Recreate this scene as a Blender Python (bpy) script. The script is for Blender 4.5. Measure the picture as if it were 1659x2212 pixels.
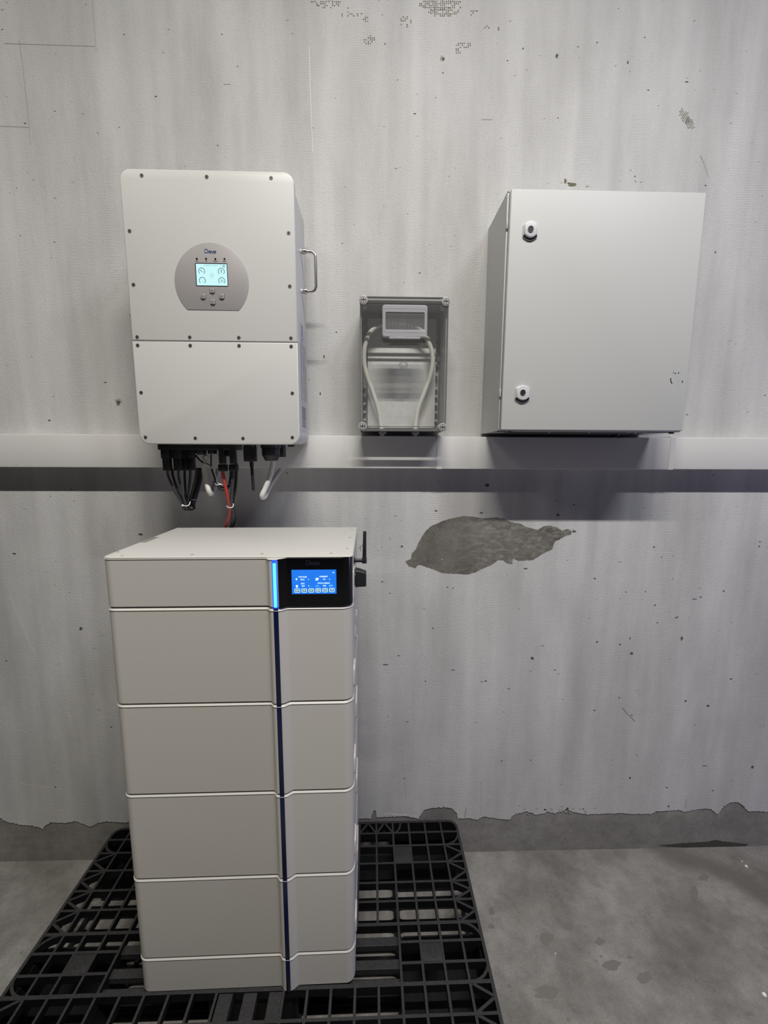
import bpy, bmesh, math, random
from mathutils import Vector, Matrix, noise as mnoise
random.seed(7)
C = bpy.context.scene.collection
for o in list(bpy.data.objects): bpy.data.objects.remove(o)

# ------------------------------------------------------------------ camera
F, PITCH, YAW, ROLL = 892.847, math.radians(8.0164), math.radians(1.4912), math.radians(.2394)
CAM = Vector((0, -1.4128, 1.5513))
fw = Vector((math.sin(YAW)*math.cos(PITCH), math.cos(YAW)*math.cos(PITCH), -math.sin(PITCH)))
r0 = Vector((math.cos(YAW), -math.sin(YAW), 0)); u0 = r0.cross(fw)
RT = r0*math.cos(ROLL) + u0*math.sin(ROLL); UP = -r0*math.sin(ROLL) + u0*math.cos(ROLL)
cam = bpy.data.objects.new('camera', bpy.data.cameras.new('camera')); C.objects.link(cam)
cam.data.sensor_fit = 'HORIZONTAL'; cam.data.sensor_width = 36; cam.data.lens = F/1659*36
cam.data.clip_start = .02
m = Matrix((RT, UP, -fw)).transposed().to_4x4(); m.translation = CAM; cam.matrix_world = m
bpy.context.scene.camera = cam

# ------------------------------------------------------------------ light
sc = bpy.context.scene
sc.view_settings.view_transform = 'Standard'; sc.view_settings.look = 'None'
sc.view_settings.gamma = 1; sc.view_settings.exposure = 0
world = bpy.data.worlds.new('world'); sc.world = world; world.use_nodes = True
world.node_tree.nodes['Background'].inputs[0].default_value = (.92, .9, 1, 1)
world.node_tree.nodes['Background'].inputs[1].default_value = .007
def area(name, loc, target, sx, sy, power, col):
    l = bpy.data.lights.new(name, 'AREA'); l.shape = 'RECTANGLE'; l.size = sx; l.size_y = sy
    l.energy = power; l.color = col
    o = bpy.data.objects.new(name, l); C.objects.link(o); o.location = loc
    o.rotation_euler = (Vector(target)-Vector(loc)).to_track_quat('-Z', 'Y').to_euler()
    return o
DN = Vector((0, -math.sin(math.radians(12)), -math.cos(math.radians(12))))      # ceiling strips, reflectors tipped a little off the wall
for nm, x, w, p, c in (('strip_light', .15, 1.1, 108, (1, .965, .90)), ('strip_light_right', 1.35, .75, 42, (.86, .88, 1)), ('fill_strip_left', -2.1, .9, 20, (1, .95, .87))):  # left one is a weak unseen fill, added to brighten the left side
    L0 = Vector((x, -1.7, 3.80)); area(nm, L0, L0+DN, w, .06, p, c)
area('daylight_door', (4.5, -.95, .9), (0, -.5, .8), 1.2, 1.6, 28, (.48, .49, 1))

# ------------------------------------------------------------------ pixel of the photograph -> point on a plane of the place
def ray(u, v): return fw + RT*((u-829.5)/F) - UP*((v-1106)/F)
def at(u, v, Y=0.0):
    d = ray(u, v); return CAM + d*((Y-CAM.y)/d.y)
def atz(u, v, Z=0.0):
    d = ray(u, v); return CAM + d*((Z-CAM.z)/d.z)

# ------------------------------------------------------------------ helpers
def lin(c): return tuple(((x/255)/12.92 if x/255 <= .04045 else ((x/255+.055)/1.055)**2.4) for x in c)
def mat(name, col, rough=.5, metal=0., spec=.5, emis=None, estr=0., coat=0.):
    m = bpy.data.materials.new(name); m.use_nodes = True
    b = m.node_tree.nodes['Principled BSDF']
    b.inputs['Base Color'].default_value = (*col, 1); b.inputs['Roughness'].default_value = rough
    b.inputs['Metallic'].default_value = metal; b.inputs['Specular IOR Level'].default_value = spec
    b.inputs['Coat Weight'].default_value = coat
    if emis: b.inputs['Emission Color'].default_value = (*emis, 1); b.inputs['Emission Strength'].default_value = estr
    return m
def grain(m, scale=900, amt=.04, bump=.02, dist=.0004):
    """fine powder-coat / cast grain: a little colour noise and a little relief"""
    nt = m.node_tree; b = nt.nodes['Principled BSDF']; col = b.inputs['Base Color'].default_value[:]
    g = nt.nodes.new('ShaderNodeNewGeometry'); n = nt.nodes.new('ShaderNodeTexNoise'); n.inputs['Scale'].default_value = scale
    n.inputs['Detail'].default_value = 3
    nt.links.new(g.outputs['Position'], n.inputs['Vector'])
    r = nt.nodes.new('ShaderNodeValToRGB'); nt.links.new(n.outputs['Fac'], r.inputs['Fac'])
    r.color_ramp.elements[0].position = .3; r.color_ramp.elements[1].position = .7
    r.color_ramp.elements[0].color = (*[c*(1-amt) for c in col[:3]], 1); r.color_ramp.elements[1].color = (*[min(1, c*(1+amt)) for c in col[:3]], 1)
    nt.links.new(r.outputs['Color'], b.inputs['Base Color'])
    bp = nt.nodes.new('ShaderNodeBump'); bp.inputs['Strength'].default_value = bump; bp.inputs['Distance'].default_value = dist
    nt.links.new(n.outputs['Fac'], bp.inputs['Height']); nt.links.new(bp.outputs['Normal'], b.inputs['Normal'])
    return m
def clear(name, tint, alpha, rough=.05, col=(1, 1, 1)):
    """clear plastic: see-through mixed with a reflective plastic skin"""
    m = bpy.data.materials.new(name); m.use_nodes = True; nt = m.node_tree
    b = nt.nodes['Principled BSDF']; b.inputs['Base Color'].default_value = (*col, 1); b.inputs['Roughness'].default_value = rough
    t = nt.nodes.new('ShaderNodeBsdfTransparent'); t.inputs['Color'].default_value = (*tint, 1)
    x = nt.nodes.new('ShaderNodeMixShader')
    lw = nt.nodes.new('ShaderNodeLayerWeight'); lw.inputs['Blend'].default_value = .25
    mr = nt.nodes.new('ShaderNodeMapRange'); mr.inputs['To Min'].default_value = alpha; mr.inputs['To Max'].default_value = min(1, alpha+.55)
    nt.links.new(lw.outputs['Fresnel'], mr.inputs['Value']); nt.links.new(mr.outputs['Result'], x.inputs['Fac'])
    nt.links.new(t.outputs[0], x.inputs[1]); nt.links.new(b.outputs[0], x.inputs[2])
    nt.links.new(x.outputs[0], nt.nodes['Material Output'].inputs['Surface'])
    return m

def tag(o, label, cat, group=None):
    o['label'] = label; o['category'] = cat
    if group: o['group'] = group
    return o
def E_(name, loc, label, cat, group=None, rz=0):
    o = bpy.data.objects.new(name, None); C.objects.link(o); o.location = loc; o.rotation_euler.z = rz
    o.empty_display_size = .05
    return tag(o, label, cat, group)
def wloc(o):
    v = Vector((0, 0, 0))
    while o: v = v + o.location; o = o.parent
    return v
def nb(): return bmesh.new()
def obj(name, bm, mats, parent=None, local=False, smooth=35, recalc=True):
    if recalc: bmesh.ops.recalc_face_normals(bm, faces=bm.faces[:])
    me = bpy.data.meshes.new(name); bm.to_mesh(me); bm.free()
    if not isinstance(mats, (list, tuple)): mats = [mats]
    for mm in mats: me.materials.append(mm)
    xs = [v.co for v in me.vertices]
    lo = Vector([min(v[i] for v in xs) for i in range(3)]); hi = Vector([max(v[i] for v in xs) for i in range(3)])
    c = (lo+hi)/2; me.transform(Matrix.Translation(-c))
    if smooth:
        for p in me.polygons: p.use_smooth = True
        me.set_sharp_from_angle(angle=math.radians(smooth))
    o = bpy.data.objects.new(name, me); C.objects.link(o); o.parent = parent
    o.location = c if (local or not parent) else c - wloc(parent)
    return o
def struct(name, bm, mats, **k):
    o = obj(name, bm, mats, **k); o['kind'] = 'structure'; return o
def dup(o, loc, parent=None):
    c = o.copy(); C.objects.link(c); c.parent = parent if parent else o.parent
    c.location = loc
    for ch in [x for x in C.objects if x.parent == o]:
        d = ch.copy(); C.objects.link(d); d.parent = c; d.location = ch.location
    return c
def box(bm, x0, x1, y0, y1, z0, z1, bev=0, seg=2, mi=0, M=None):
    n0 = len(bm.faces)
    b2 = bmesh.new()
    bmesh.ops.create_cube(b2, size=1, matrix=Matrix.Translation(((x0+x1)/2, (y0+y1)/2, (z0+z1)/2)) @ Matrix.Diagonal((abs(x1-x0), abs(y1-y0), abs(z1-z0), 1)))
    if bev: bmesh.ops.bevel(b2, geom=b2.edges[:]+b2.verts[:], offset=bev, segments=seg, affect='EDGES', profile=.5)
    merge(bm, b2, mi, M)
def merge(bm, b2, mi=0, M=None):
    bmesh.ops.recalc_face_normals(b2, faces=b2.faces[:])
    if M: b2.transform(M)
    mp = {}
    for v in b2.verts: mp[v] = bm.verts.new(v.co)
    for f in b2.faces:
        try: nf = bm.faces.new([mp[v] for v in f.verts]); nf.material_index = mi if mi is not None else f.material_index
        except ValueError: pass
    b2.free()
def cyl(bm, p, axis, r, h, seg=24, r2=None, bev=0, mi=0):
    """cylinder from p along axis by h"""
    b2 = bmesh.new(); a = Vector(axis).normalized()
    bmesh.ops.create_cone(b2, cap_ends=True, segments=seg, radius1=r, radius2=r if r2 is None else r2, depth=h)
    if bev: bmesh.ops.bevel(b2, geom=[e for e in b2.edges if len([f for f in e.link_faces if len(f.verts) > 4])], offset=bev, segments=2, affect='EDGES', profile=.5)
    M = Matrix.Translation(Vector(p)+a*h/2) @ a.to_track_quat('Z', 'Y').to_matrix().to_4x4()
    merge(bm, b2, mi, M)
def rrect(x0, x1, z0, z1, r, n=8):
    """rounded rectangle outline in (x, z); r = radius or 4 radii (tl, tr, br, bl)"""
    rs = r if isinstance(r, (tuple, list)) else (r,)*4
    pts = []
    for (cx, cz, rr, a0) in ((x0+rs[0], z1-rs[0], rs[0], 180), (x1-rs[1], z1-rs[1], rs[1], 90), (x1-rs[2], z0+rs[2], rs[2], 0), (x0+rs[3], z0+rs[3], rs[3], -90)):
        if rr <= 0: pts.append((cx, cz)); continue
        for k in range(n+1):
            a = math.radians(a0-90*k/n); pts.append((cx+rr*math.cos(a), cz+rr*math.sin(a)))
    return pts
def inset(pts, d):
    """offset a closed outline inwards by d"""
    n = len(pts); A = sum(pts[i][0]*pts[(i+1) % n][1]-pts[(i+1) % n][0]*pts[i][1] for i in range(n)); s = 1 if A > 0 else -1
    out = []
    for i in range(n):
        p0, p1, p2 = Vector(pts[i-1]), Vector(pts[i]), Vector(pts[(i+1) % n])
        a = (p1-p0); b = (p2-p1)
        if a.length < 1e-9: a = b
        if b.length < 1e-9: b = a
        a.normalize(); b.normalize()
        n1 = Vector((-a.y, a.x))*s; n2 = Vector((-b.y, b.x))*s; q = (n1+n2)
        if q.length < 1e-6: q = n1
        q.normalize(); k = max(.35, q.dot(n1))
        out.append(tuple(p1+q*(d/k)))
    return out
def loft(bm, rings, mi=0, caps=True):
    """rings: lists of equal length of 3-D points"""
    vs = [[bm.verts.new(p) for p in r] for r in rings]; n = len(vs[0])
    for a, b in zip(vs, vs[1:]):
        for i in range(n):
            f = bm.faces.new((a[i], a[(i+1) % n], b[(i+1) % n], b[i])); f.material_index = mi
    if caps:
        f = bm.faces.new(vs[0][::-1]); f.material_index = mi
        f = bm.faces.new(vs[-1]); f.material_index = mi
def slab(bm, pts, y0, y1, ch=0, mi=0, n=3):
    """outline in (x, z) given thickness from y1 (back) to y0 (front, nearer the camera) with a rounded front edge"""
    rings = [[(x, y1, z) for x, z in pts]]
    if ch:
        for k in range(n+1):
            a = math.radians(90*k/n); q = inset(pts, ch*(1-math.cos(a)))
            rings.append([(x, y0+ch*(1-math.sin(a)), z) for x, z in q])
    else: rings.append([(x, y0, z) for x, z in pts])
    b2 = bmesh.new(); loft(b2, rings); merge(bm, b2, mi)
def tube(bm, pts, r, seg=12, sub=8, mi=0, closed=False):
    """smooth tube through points (Catmull-Rom)"""
    P = [Vector(p) for p in pts]; Q = []
    if sub > 1 and len(P) > 2:
        ext = [P[0]*2-P[1]]+P+[P[-1]*2-P[-2]]
        for i in range(1, len(ext)-2):
            for k in range(sub):
                t = k/sub; a, b, c, d = ext[i-1], ext[i], ext[i+1], ext[i+2]
                Q.append(.5*((2*b)+(c-a)*t+(2*a-5*b+4*c-d)*t*t+(3*b-a-3*c+d)*t*t*t))
        Q.append(P[-1])
    else: Q = P
    rings = []; nrm = None
    for i, q in enumerate(Q):
        t = (Q[min(i+1, len(Q)-1)]-Q[max(i-1, 0)]).normalized()
        if nrm is None: nrm = t.orthogonal().normalized()
        nrm = (nrm-t*nrm.dot(t)).normalized(); bn = t.cross(nrm)
        rr = r[min(len(r)-1, int(i/len(Q)*len(r)))] if isinstance(r, (list, tuple)) else r
        rings.append([q+(nrm*math.cos(2*math.pi*k/seg)+bn*math.sin(2*math.pi*k/seg))*rr for k in range(seg)])
    b2 = bmesh.new(); loft(b2, rings); merge(bm, b2, mi)
def text(bm, s, o, size, X=(1, 0, 0), U=(0, 0, 1), mi=0, align='CENTER', depth=.0002, bold=0.):
    """lettering as thin raised shapes; o = middle of the line"""
    cu = bpy.data.curves.new('t', 'FONT'); cu.body = s; cu.size = size; cu.align_x = align; cu.align_y = 'CENTER'
    cu.extrude = depth; cu.offset = bold*size; cu.resolution_u = 4
    ob = bpy.data.objects.new('t', cu); C.objects.link(ob)
    bpy.context.view_layer.update()
    me = bpy.data.meshes.new_from_object(ob.evaluated_get(bpy.context.evaluated_depsgraph_get()))
    b2 = bmesh.new(); b2.from_mesh(me)
    bpy.data.objects.remove(ob); bpy.data.curves.remove(cu); bpy.data.meshes.remove(me)
    X = Vector(X).normalized(); U = Vector(U).normalized(); N = X.cross(U)
    M = Matrix((X, U, N)).transposed().to_4x4(); M.translation = Vector(o)
    mp = {}
    b2.transform(M)
    for v in b2.verts: mp[v] = bm.verts.new(v.co)
    for f in b2.faces:
        nf = bm.faces.new([mp[v] for v in f.verts]); nf.material_index = mi
    b2.free()
def stroke(bm, pts, w, y, mi=0, t=.0004, closed=False):
    """flat ribbon of width w along (x, z) points, standing t proud of plane y"""
    P = [Vector(p) for p in pts]; n = len(P); L = []; R = []
    for i in range(n):
        if closed: a, b = P[i-1], P[(i+1) % n]
        else: a, b = P[max(0, i-1)], P[min(n-1, i+1)]
        d = (b-a).normalized(); k = Vector((-d.y, d.x))*w/2
        L.append(P[i]+k); R.append(P[i]-k)
    for yy in (y-t,):
        lv = [bm.verts.new((p.x, yy, p.y)) for p in L]; rv = [bm.verts.new((p.x, yy, p.y)) for p in R]
        for i in range(n if closed else n-1):
            j = (i+1) % n
            f = bm.faces.new((lv[i], rv[i], rv[j], lv[j])); f.material_index = mi
            if f.normal.y > 0: f.normal_flip()
def arc(cx, cz, r, a0, a1, n=20): return [(cx+r*math.cos(math.radians(a0+(a1-a0)*k/n)), cz+r*math.sin(math.radians(a0+(a1-a0)*k/n))) for k in range(n+1)]
def flat(bm, pts, y, mi=0):
    f = bm.faces.new([bm.verts.new((x, y, z)) for x, z in pts]); f.material_index = mi
    f.normal_update()
    if f.normal.y > 0: f.normal_flip()
def ragged(pts, amp, step, closed=True, seed=0):
    """subdivide an outline and roughen it"""
    out = []; n = len(pts)
    for i in range(n if closed else n-1):
        a, b = Vector(pts[i]), Vector(pts[(i+1) % n]); k = max(1, int((b-a).length/step))
        for j in range(k):
            p = a.lerp(b, j/k); q = Vector((p.x*170, p.y*170, seed)); 
            out.append((p.x+mnoise.noise(q)*amp, p.y+mnoise.noise(q+Vector((9, 4, 2)))*amp))
    if not closed: out.append(tuple(pts[-1]))
    return out

# ------------------------------------------------------------------ wall and floor materials
def nodes(name):
    m = bpy.data.materials.new(name); m.use_nodes = True; return m, m.node_tree, m.node_tree.nodes['Principled BSDF']
def N(nt, t, **kw):
    n = nt.nodes.new(t)
    for k, v in kw.items():
        if k in n.inputs: n.inputs[k].default_value = v
        else: setattr(n, k, v)
    return n
def mapped(nt, scale, loc=(0, 0, 0)):
    g = N(nt, 'ShaderNodeNewGeometry'); mp = N(nt, 'ShaderNodeMapping'); mp.inputs['Scale'].default_value = scale; mp.inputs['Location'].default_value = loc
    nt.links.new(g.outputs['Position'], mp.inputs['Vector']); return mp.outputs[0]
def noi(nt, scale, detail=4, rough=.55, vscale=(1, 1, 1), loc=(0, 0, 0)):
    n = N(nt, 'ShaderNodeTexNoise'); n.inputs['Scale'].default_value = scale; n.inputs['Detail'].default_value = detail; n.inputs['Roughness'].default_value = rough
    nt.links.new(mapped(nt, vscale, loc), n.inputs['Vector']); return n.outputs['Fac']
def ramp(nt, src, stops):
    r = N(nt, 'ShaderNodeValToRGB'); nt.links.new(src, r.inputs['Fac']); e = r.color_ramp.elements
    while len(e) < len(stops): e.new(.5)
    for k, (p, c) in enumerate(stops):
        e[k].position = p; e[k].color = (c, c, c, 1) if isinstance(c, (int, float)) else (*c, 1)
    return r.outputs['Color']
def mix(nt, a, b, f, mode='MIX'):
    x = N(nt, 'ShaderNodeMix', data_type='RGBA', blend_type=mode)
    for s, i in ((a, 6), (b, 7)):
        if isinstance(s, (tuple, list)): x.inputs[i].default_value = (*s, 1)
        elif isinstance(s, (int, float)): x.inputs[i].default_value = (s, s, s, 1)
        else: nt.links.new(s, x.inputs[i])
    if isinstance(f, (int, float)): x.inputs[0].default_value = f
    else: nt.links.new(f, x.inputs[0])
    return x.outputs[2]
def bump(nt, h, strength, dist, nrm=None):
    b = N(nt, 'ShaderNodeBump'); b.inputs['Strength'].default_value = strength; b.inputs['Distance'].default_value = dist
    nt.links.new(h, b.inputs['Height'])
    if nrm: nt.links.new(nrm, b.inputs['Normal'])
    return b.outputs[0]
def mth(nt, op, a, b=None):
    n = N(nt, 'ShaderNodeMath', operation=op)
    for i, s in enumerate((a, b)):
        if s is None: continue
        if isinstance(s, (int, float)): n.inputs[i].default_value = s
        else: nt.links.new(s, n.inputs[i])
    return n.outputs[0]

def plaster():
    m, nt, b = nodes('grey_white_plaster')
    base = ramp(nt, noi(nt, 1.0, 5, .6, (5, 1, .8)), [(.36, (.48, .474, .463)), (.5, (.555, .55, .54)), (.64, (.615, .61, .60))])
    base = mix(nt, base, ramp(nt, noi(nt, 3.5, 6, .6, (1, 1, .5), (3, 0, 7)), [(.3, .90), (.65, 1.04)]), 1, 'MULTIPLY')
    # broad trowel strips running up the wall
    base = mix(nt, base, ramp(nt, noi(nt, 2.0, 2, .4, (9, 1, .25), (1, 0, 2)), [(.35, .95), (.5, 1.0), (.65, 1.03)]), 1, 'MULTIPLY')
    fine = noi(nt, 230, 5, .68, (1, 1, 1.5))
    base = mix(nt, base, ramp(nt, fine, [(.3, .70), (.44, .98), (.7, 1.05)]), 1, 'MULTIPLY')
    # pin holes
    v = N(nt, 'ShaderNodeTexVoronoi'); v.inputs['Scale'].default_value = 75; nt.links.new(mapped(nt, (1, 1, 1.7)), v.inputs['Vector'])
    msk = ramp(nt, noi(nt, 6, 3, .6, (1, 1, 1), (5, 5, 5)), [(.42, 0.), (.6, 1.)])
    hole = mth(nt, 'MULTIPLY', ramp(nt, v.outputs['Distance'], [(.05, 1.), (.12, 0.)]), msk)
    base = mix(nt, base, (.2, .195, .18), mth(nt, 'MULTIPLY', hole, .85))
    nt.links.new(base, b.inputs['Base Color']); b.inputs['Roughness'].default_value = .85; b.inputs['Specular IOR Level'].default_value = .25
    # horizontal comb ripple in vertical bands
    w = N(nt, 'ShaderNodeTexWave', bands_direction='Z'); w.inputs['Scale'].default_value = 46; w.inputs['Distortion'].default_value = 4.5
    w.inputs['Detail'].default_value = 2; w.inputs['Detail Scale'].default_value = 2; nt.links.new(mapped(nt, (.35, 1, 1)), w.inputs['Vector'])
    band = ramp(nt, noi(nt, 1.6, 3, .5, (7, 1, .7), (8, 0, 3)), [(.52, 0.), (.74, 1.)])
    rip = mth(nt, 'MULTIPLY', mth(nt, 'SUBTRACT', w.outputs['Fac'], .5), band)
    n1 = bump(nt, rip, .4, .0010)
    hz = noi(nt, 135, 6, .7, (.75, 1, 1.6))
    n2 = bump(nt, hz, .62, .0022, n1)
    n3 = bump(nt, fine, .35, .0008, n2)
    n4 = bump(nt, noi(nt, 9, 4, .5, (1, 1, .7)), .30, .006, n3)
    nt.links.new(n4, b.inputs['Normal'])
    return m
def concrete(name, dark, mid, light, sc_=1., bs=.5):
    m, nt, b = nodes(name)
    c = ramp(nt, noi(nt, 2.6*sc_, 8, .62), [(.36, dark), (.5, mid), (.64, light)])
    c = mix(nt, c, ramp(nt, noi(nt, 14*sc_, 6, .65, (1, 1, 1), (2, 2, 2)), [(.3, .80), (.6, 1.05)]), 1, 'MULTIPLY')
    f = noi(nt, 170, 5, .7)
    c = mix(nt, c, ramp(nt, f, [(.3, .82), (.6, 1.04)]), 1, 'MULTIPLY')
    v = N(nt, 'ShaderNodeTexVoronoi'); v.inputs['Scale'].default_value = 26; v.inputs['Randomness'].default_value = 1
    nt.links.new(mapped(nt, (1, 1, 1)), v.inputs['Vector'])
    h = mth(nt, 'MULTIPLY', ramp(nt, v.outputs['Distance'], [(.05, 1.), (.16, 0.)]), ramp(nt, noi(nt, 5, 3, .6, (1, 1, 1), (1, 7, 3)), [(.5, 0.), (.62, 1.)]))
    c = mix(nt, c, tuple(x*.45 for x in dark), mth(nt, 'MULTIPLY', h, .55))
    nt.links.new(c, b.inputs['Base Color']); b.inputs['Roughness'].default_value = .82; b.inputs['Specular IOR Level'].default_value = .3
    n1 = bump(nt, noi(nt, 30*sc_, 6, .6), bs, .004); n2 = bump(nt, f, bs*.8, .0012, n1)
    nt.links.new(n2, b.inputs['Normal'])
    return m, nt, b, c

M_plaster = plaster()
M_wallconc, *_ = concrete('bare_wall_concrete', (.19, .182, .168), (.235, .225, .21), (.28, .27, .252), 1, .35)
M_floor, ntf, bf, cf = concrete('floor_concrete', (.155, .146, .13), (.205, .195, .178), (.27, .258, .238), 1.3, .9)
# worn channel running from the wall to the right, darker damp concrete
def dark_band(nt, b, c):
    g = N(nt, 'ShaderNodeNewGeometry'); s = N(nt, 'ShaderNodeSeparateXYZ'); nt.links.new(g.outputs['Position'], s.inputs[0])
    x = s.outputs['X']; y = s.outputs['Y']
    nz = mth(nt, 'MULTIPLY', mth(nt, 'SUBTRACT', noi(nt, 6, 5, .6), .5), .16)
    d = mth(nt, 'ABSOLUTE', mth(nt, 'ADD', mth(nt, 'ADD', mth(nt, 'MULTIPLY', mth(nt, 'SUBTRACT', x, 1.14), .62), y), nz))
    k = ramp(nt, d, [(.02, .8), (.08, 0.)])
    lim = ramp(nt, x, [(.0, 0.), (1., 1.)])
    c2 = mix(nt, c, (.12, .11, .098), k)
    # smear where the bare band meets the floor
    nt.links.new(c2, b.inputs['Base Color'])
dark_band(ntf, bf, cf)
M_patch, ntp, bp_, cp = concrete('damp_bare_patch', (.125, .114, .098), (.168, .158, .137), (.20, .19, .168), 2.6, .25)
def patch_streaks(nt, b, c):
    g = N(nt, 'ShaderNodeNewGeometry'); s = N(nt, 'ShaderNodeSeparateXYZ'); nt.links.new(g.outputs['Position'], s.inputs[0])
    mx = ramp(nt, mth(nt, 'MULTIPLY', mth(nt, 'SUBTRACT', s.outputs['X'], .26), 2.2), [(.0, 0.), (.30, 1.)])
    st = ramp(nt, noi(nt, 46, 5, .7, (.7, 1, 1.6)), [(.47, 0.), (.62, 1.)])
    k = mth(nt, 'MULTIPLY', mth(nt, 'MULTIPLY', mx, st), .45)
    nt.links.new(mix(nt, c, (.36, .35, .325), k), b.inputs['Base Color'])
patch_streaks(ntp, bp_, cp)

# ------------------------------------------------------------------ object materials
M_white = grain(mat('white_powder_coat', (.57, .565, .54), .42), 1200, .02, .05)
M_inv_side = grain(mat('white_cast_housing', (.54, .54, .53), .4), 1200, .02, .05)
M_cab = grain(mat('light_grey_powder_coat', (.50, .503, .49), .45), 1400, .025, .12)
M_batt = grain(mat('warm_white_housing', (.53, .508, .465), .4), 1500, .035, .08)
M_trunk = grain(mat('white_pvc', (.66, .65, .63), .35), 500, .015, .02)
M_black = grain(mat('black_plastic', (.012, .012, .013), .45), 900, .1, .05)
M_gloss = mat('black_glass', (.003, .003, .004), .12, spec=.5)
M_navy = mat('navy_trim', (.004, .008, .045), .3)
M_led = mat('lit_light_bar', (.05, .4, 1), .4, emis=(.07, .62, 1.0), estr=2.2)
M_ledrim = mat('light_bar_rim', (.02, .1, .9), .4, emis=(.02, .08, 1.0), estr=.9)
M_silver = grain(mat('silver_display_panel', (.36, .34, .335), .45, .25), 2500, .12, .05)
M_screw = mat('stainless_screw', (.30, .25, .23), .35, .8)
M_sock = mat('screw_socket', (.01, .008, .008), .6)
M_steel = mat('brushed_steel', (.55, .53, .5), .25, 1.)
M_clearp = mat('white_spacer', (.75, .75, .78), .3)
M_lcd = mat('lit_lcd', (.05, .06, .06), .3, emis=(.60, .97, .98), estr=.93)
M_lcdf = mat('lcd_frame', (.004, .005, .03), .25)
M_ink = mat('lcd_ink', (.03, .05, .06), .5, emis=(.05, .12, .15), estr=.6)
M_inkl = mat('lcd_pale_ink', (.05, .06, .06), .5, emis=(.26, .46, .48), estr=.9)
M_logo = mat('logo_blue', (.012, .05, .16), .4)
M_print = mat('dark_print', (.06, .055, .06), .5)
M_printb = mat('blue_print', (.02, .08, .32), .4)
M_btn = mat('button_metal', (.42, .40, .39), .35, .35)
M_bscreen = mat('lit_blue_screen', (.01, .02, .05), .3, emis=(.012, .19, .86), estr=1.0)
M_bwhite = mat('screen_white', (.1, .1, .1), .3, emis=(.72, 1, 1), estr=1.05)
M_bcyan = mat('screen_cyan', (.05, .1, .1), .3, emis=(.22, .85, .95), estr=1.0)
M_bdark = mat('screen_dark', (.02, .1, .2), .3, emis=(.02, .12, .26), estr=.8)
M_logodim = mat('dim_logo', (.012, .013, .03), .5)
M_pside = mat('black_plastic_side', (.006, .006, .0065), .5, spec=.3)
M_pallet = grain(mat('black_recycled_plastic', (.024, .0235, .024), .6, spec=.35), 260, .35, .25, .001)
M_cgrey = mat('light_grey_cable', (.60, .585, .54), .45)
M_cred = mat('red_cable', (.36, .045, .035), .4)
M_cblk = mat('black_cable', (.014, .014, .015), .4)
M_cblk2 = mat('charcoal_cable', (.035, .036, .038), .4)
M_tie = mat('white_nylon', (.75, .75, .73), .4)
M_gn = mat('green_yellow_sleeve', (.12, .16, .02), .5)
M_label = grain(mat('grey_sticker', (.50, .49, .52), .5), 500, .03, .01)
M_jbody = mat('grey_box_plastic', (.30, .295, .285), .4)
M_jlid = clear('clear_lid', (.93, .93, .92), .04)
M_jedge = clear('clear_lid_edge', (.4, .4, .38), .72, .15, (.20, .195, .19))
M_win = clear('frosted_window_frame', (.92, .92, .94), .42, .2, (.75, .75, .78))
M_winc = clear('clear_window', (.93, .93, .93), .06, .05)
M_galv = grain(mat('galvanised_plate', (.70, .71, .69), .38, .2), 60, .05, .02)
M_capw = mat('lid_screw_cap', (.42, .41, .40), .4)
M_brass = mat('lock_core', (.05, .04, .04), .3, .8)

# ------------------------------------------------------------------ setting: floor and wall
bm = nb(); box(bm, -4.5, 5.0, -5.0, .3, -.2, 0); floor = struct('floor', bm, M_floor)
bm = nb(); box(bm, -4.5, 5.0, .003, .3, 0, 4.2); wall = struct('wall_back', bm, M_wallconc)
edge = [(0,1767),(16,1776),(45,1782),(70,1784),(92,1790),(102,1781),(110,1777),(142,1778),(163,1774),(179,1780),(195,1786),(212,1778),(228,1775),(265,1777),(330,1772),(420,1778),(520,1770),(640,1776),(740,1770),
 (800,1768),(806,1752),(811,1750),(814,1766),(831,1765),(878,1763),(903,1769),(910,1758),(916,1750),(934,1745),(958,1744),(976,1746),(986,1756),(989,1768),(1012,1768),(1033,1771),(1043,1764),(1058,1766),(1074,1769),(1100,1771),(1106,1764),(1116,1758),(1136,1753),(1150,1756),(1157,1761),(1170,1758),(1183,1754),(1199,1757),(1212,1752),(1224,1748),(1240,1755),(1266,1759),(1297,1758),(1344,1757),(1370,1759),(1406,1758),(1418,1753),(1427,1752),(1468,1750),(1478,1754),(1500,1750),(1520,1747),(1535,1748),(1541,1752),(1551,1760),(1556,1752),(1561,1745),(1571,1737),(1582,1733),(1593,1733),(1600,1736),(1610,1746),(1616,1753),(1630,1752),(1659,1754)]
E1 = [(at(u, v).x, at(u, v).z) for u, v in edge]
x = E1[0][0]; z = E1[0][1]; left = []
while x > -4.4: x -= .05; left.append((x, .17+.02*mnoise.noise(Vector((x*7, 0, 0)))))
x = E1[-1][0]; right = []
while x < 4.9: x += .05; right.append((x, .17+.02*mnoise.noise(Vector((x*7, 0, 0)))))
E1 = left[::-1]+E1+right
E1 = ragged(E1, .0045, .004, closed=False, seed=3)
E1[0] = (-4.5, E1[0][1]); E1[-1] = (5.0, E1[-1][1])
bm = nb(); mid_z = .26
for i in range(1, len(E1)):
    if E1[i][0] <= E1[i-1][0]+.0002: E1[i] = (E1[i-1][0]+.0002, E1[i][1])
lo_f = [bm.verts.new((x, 0, z)) for x, z in E1]; lo_b = [bm.verts.new((x, .003, z)) for x, z in E1]
for i in range(len(E1)-1): bm.faces.new((lo_b[i], lo_b[i+1], lo_f[i+1], lo_f[i]))
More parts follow.
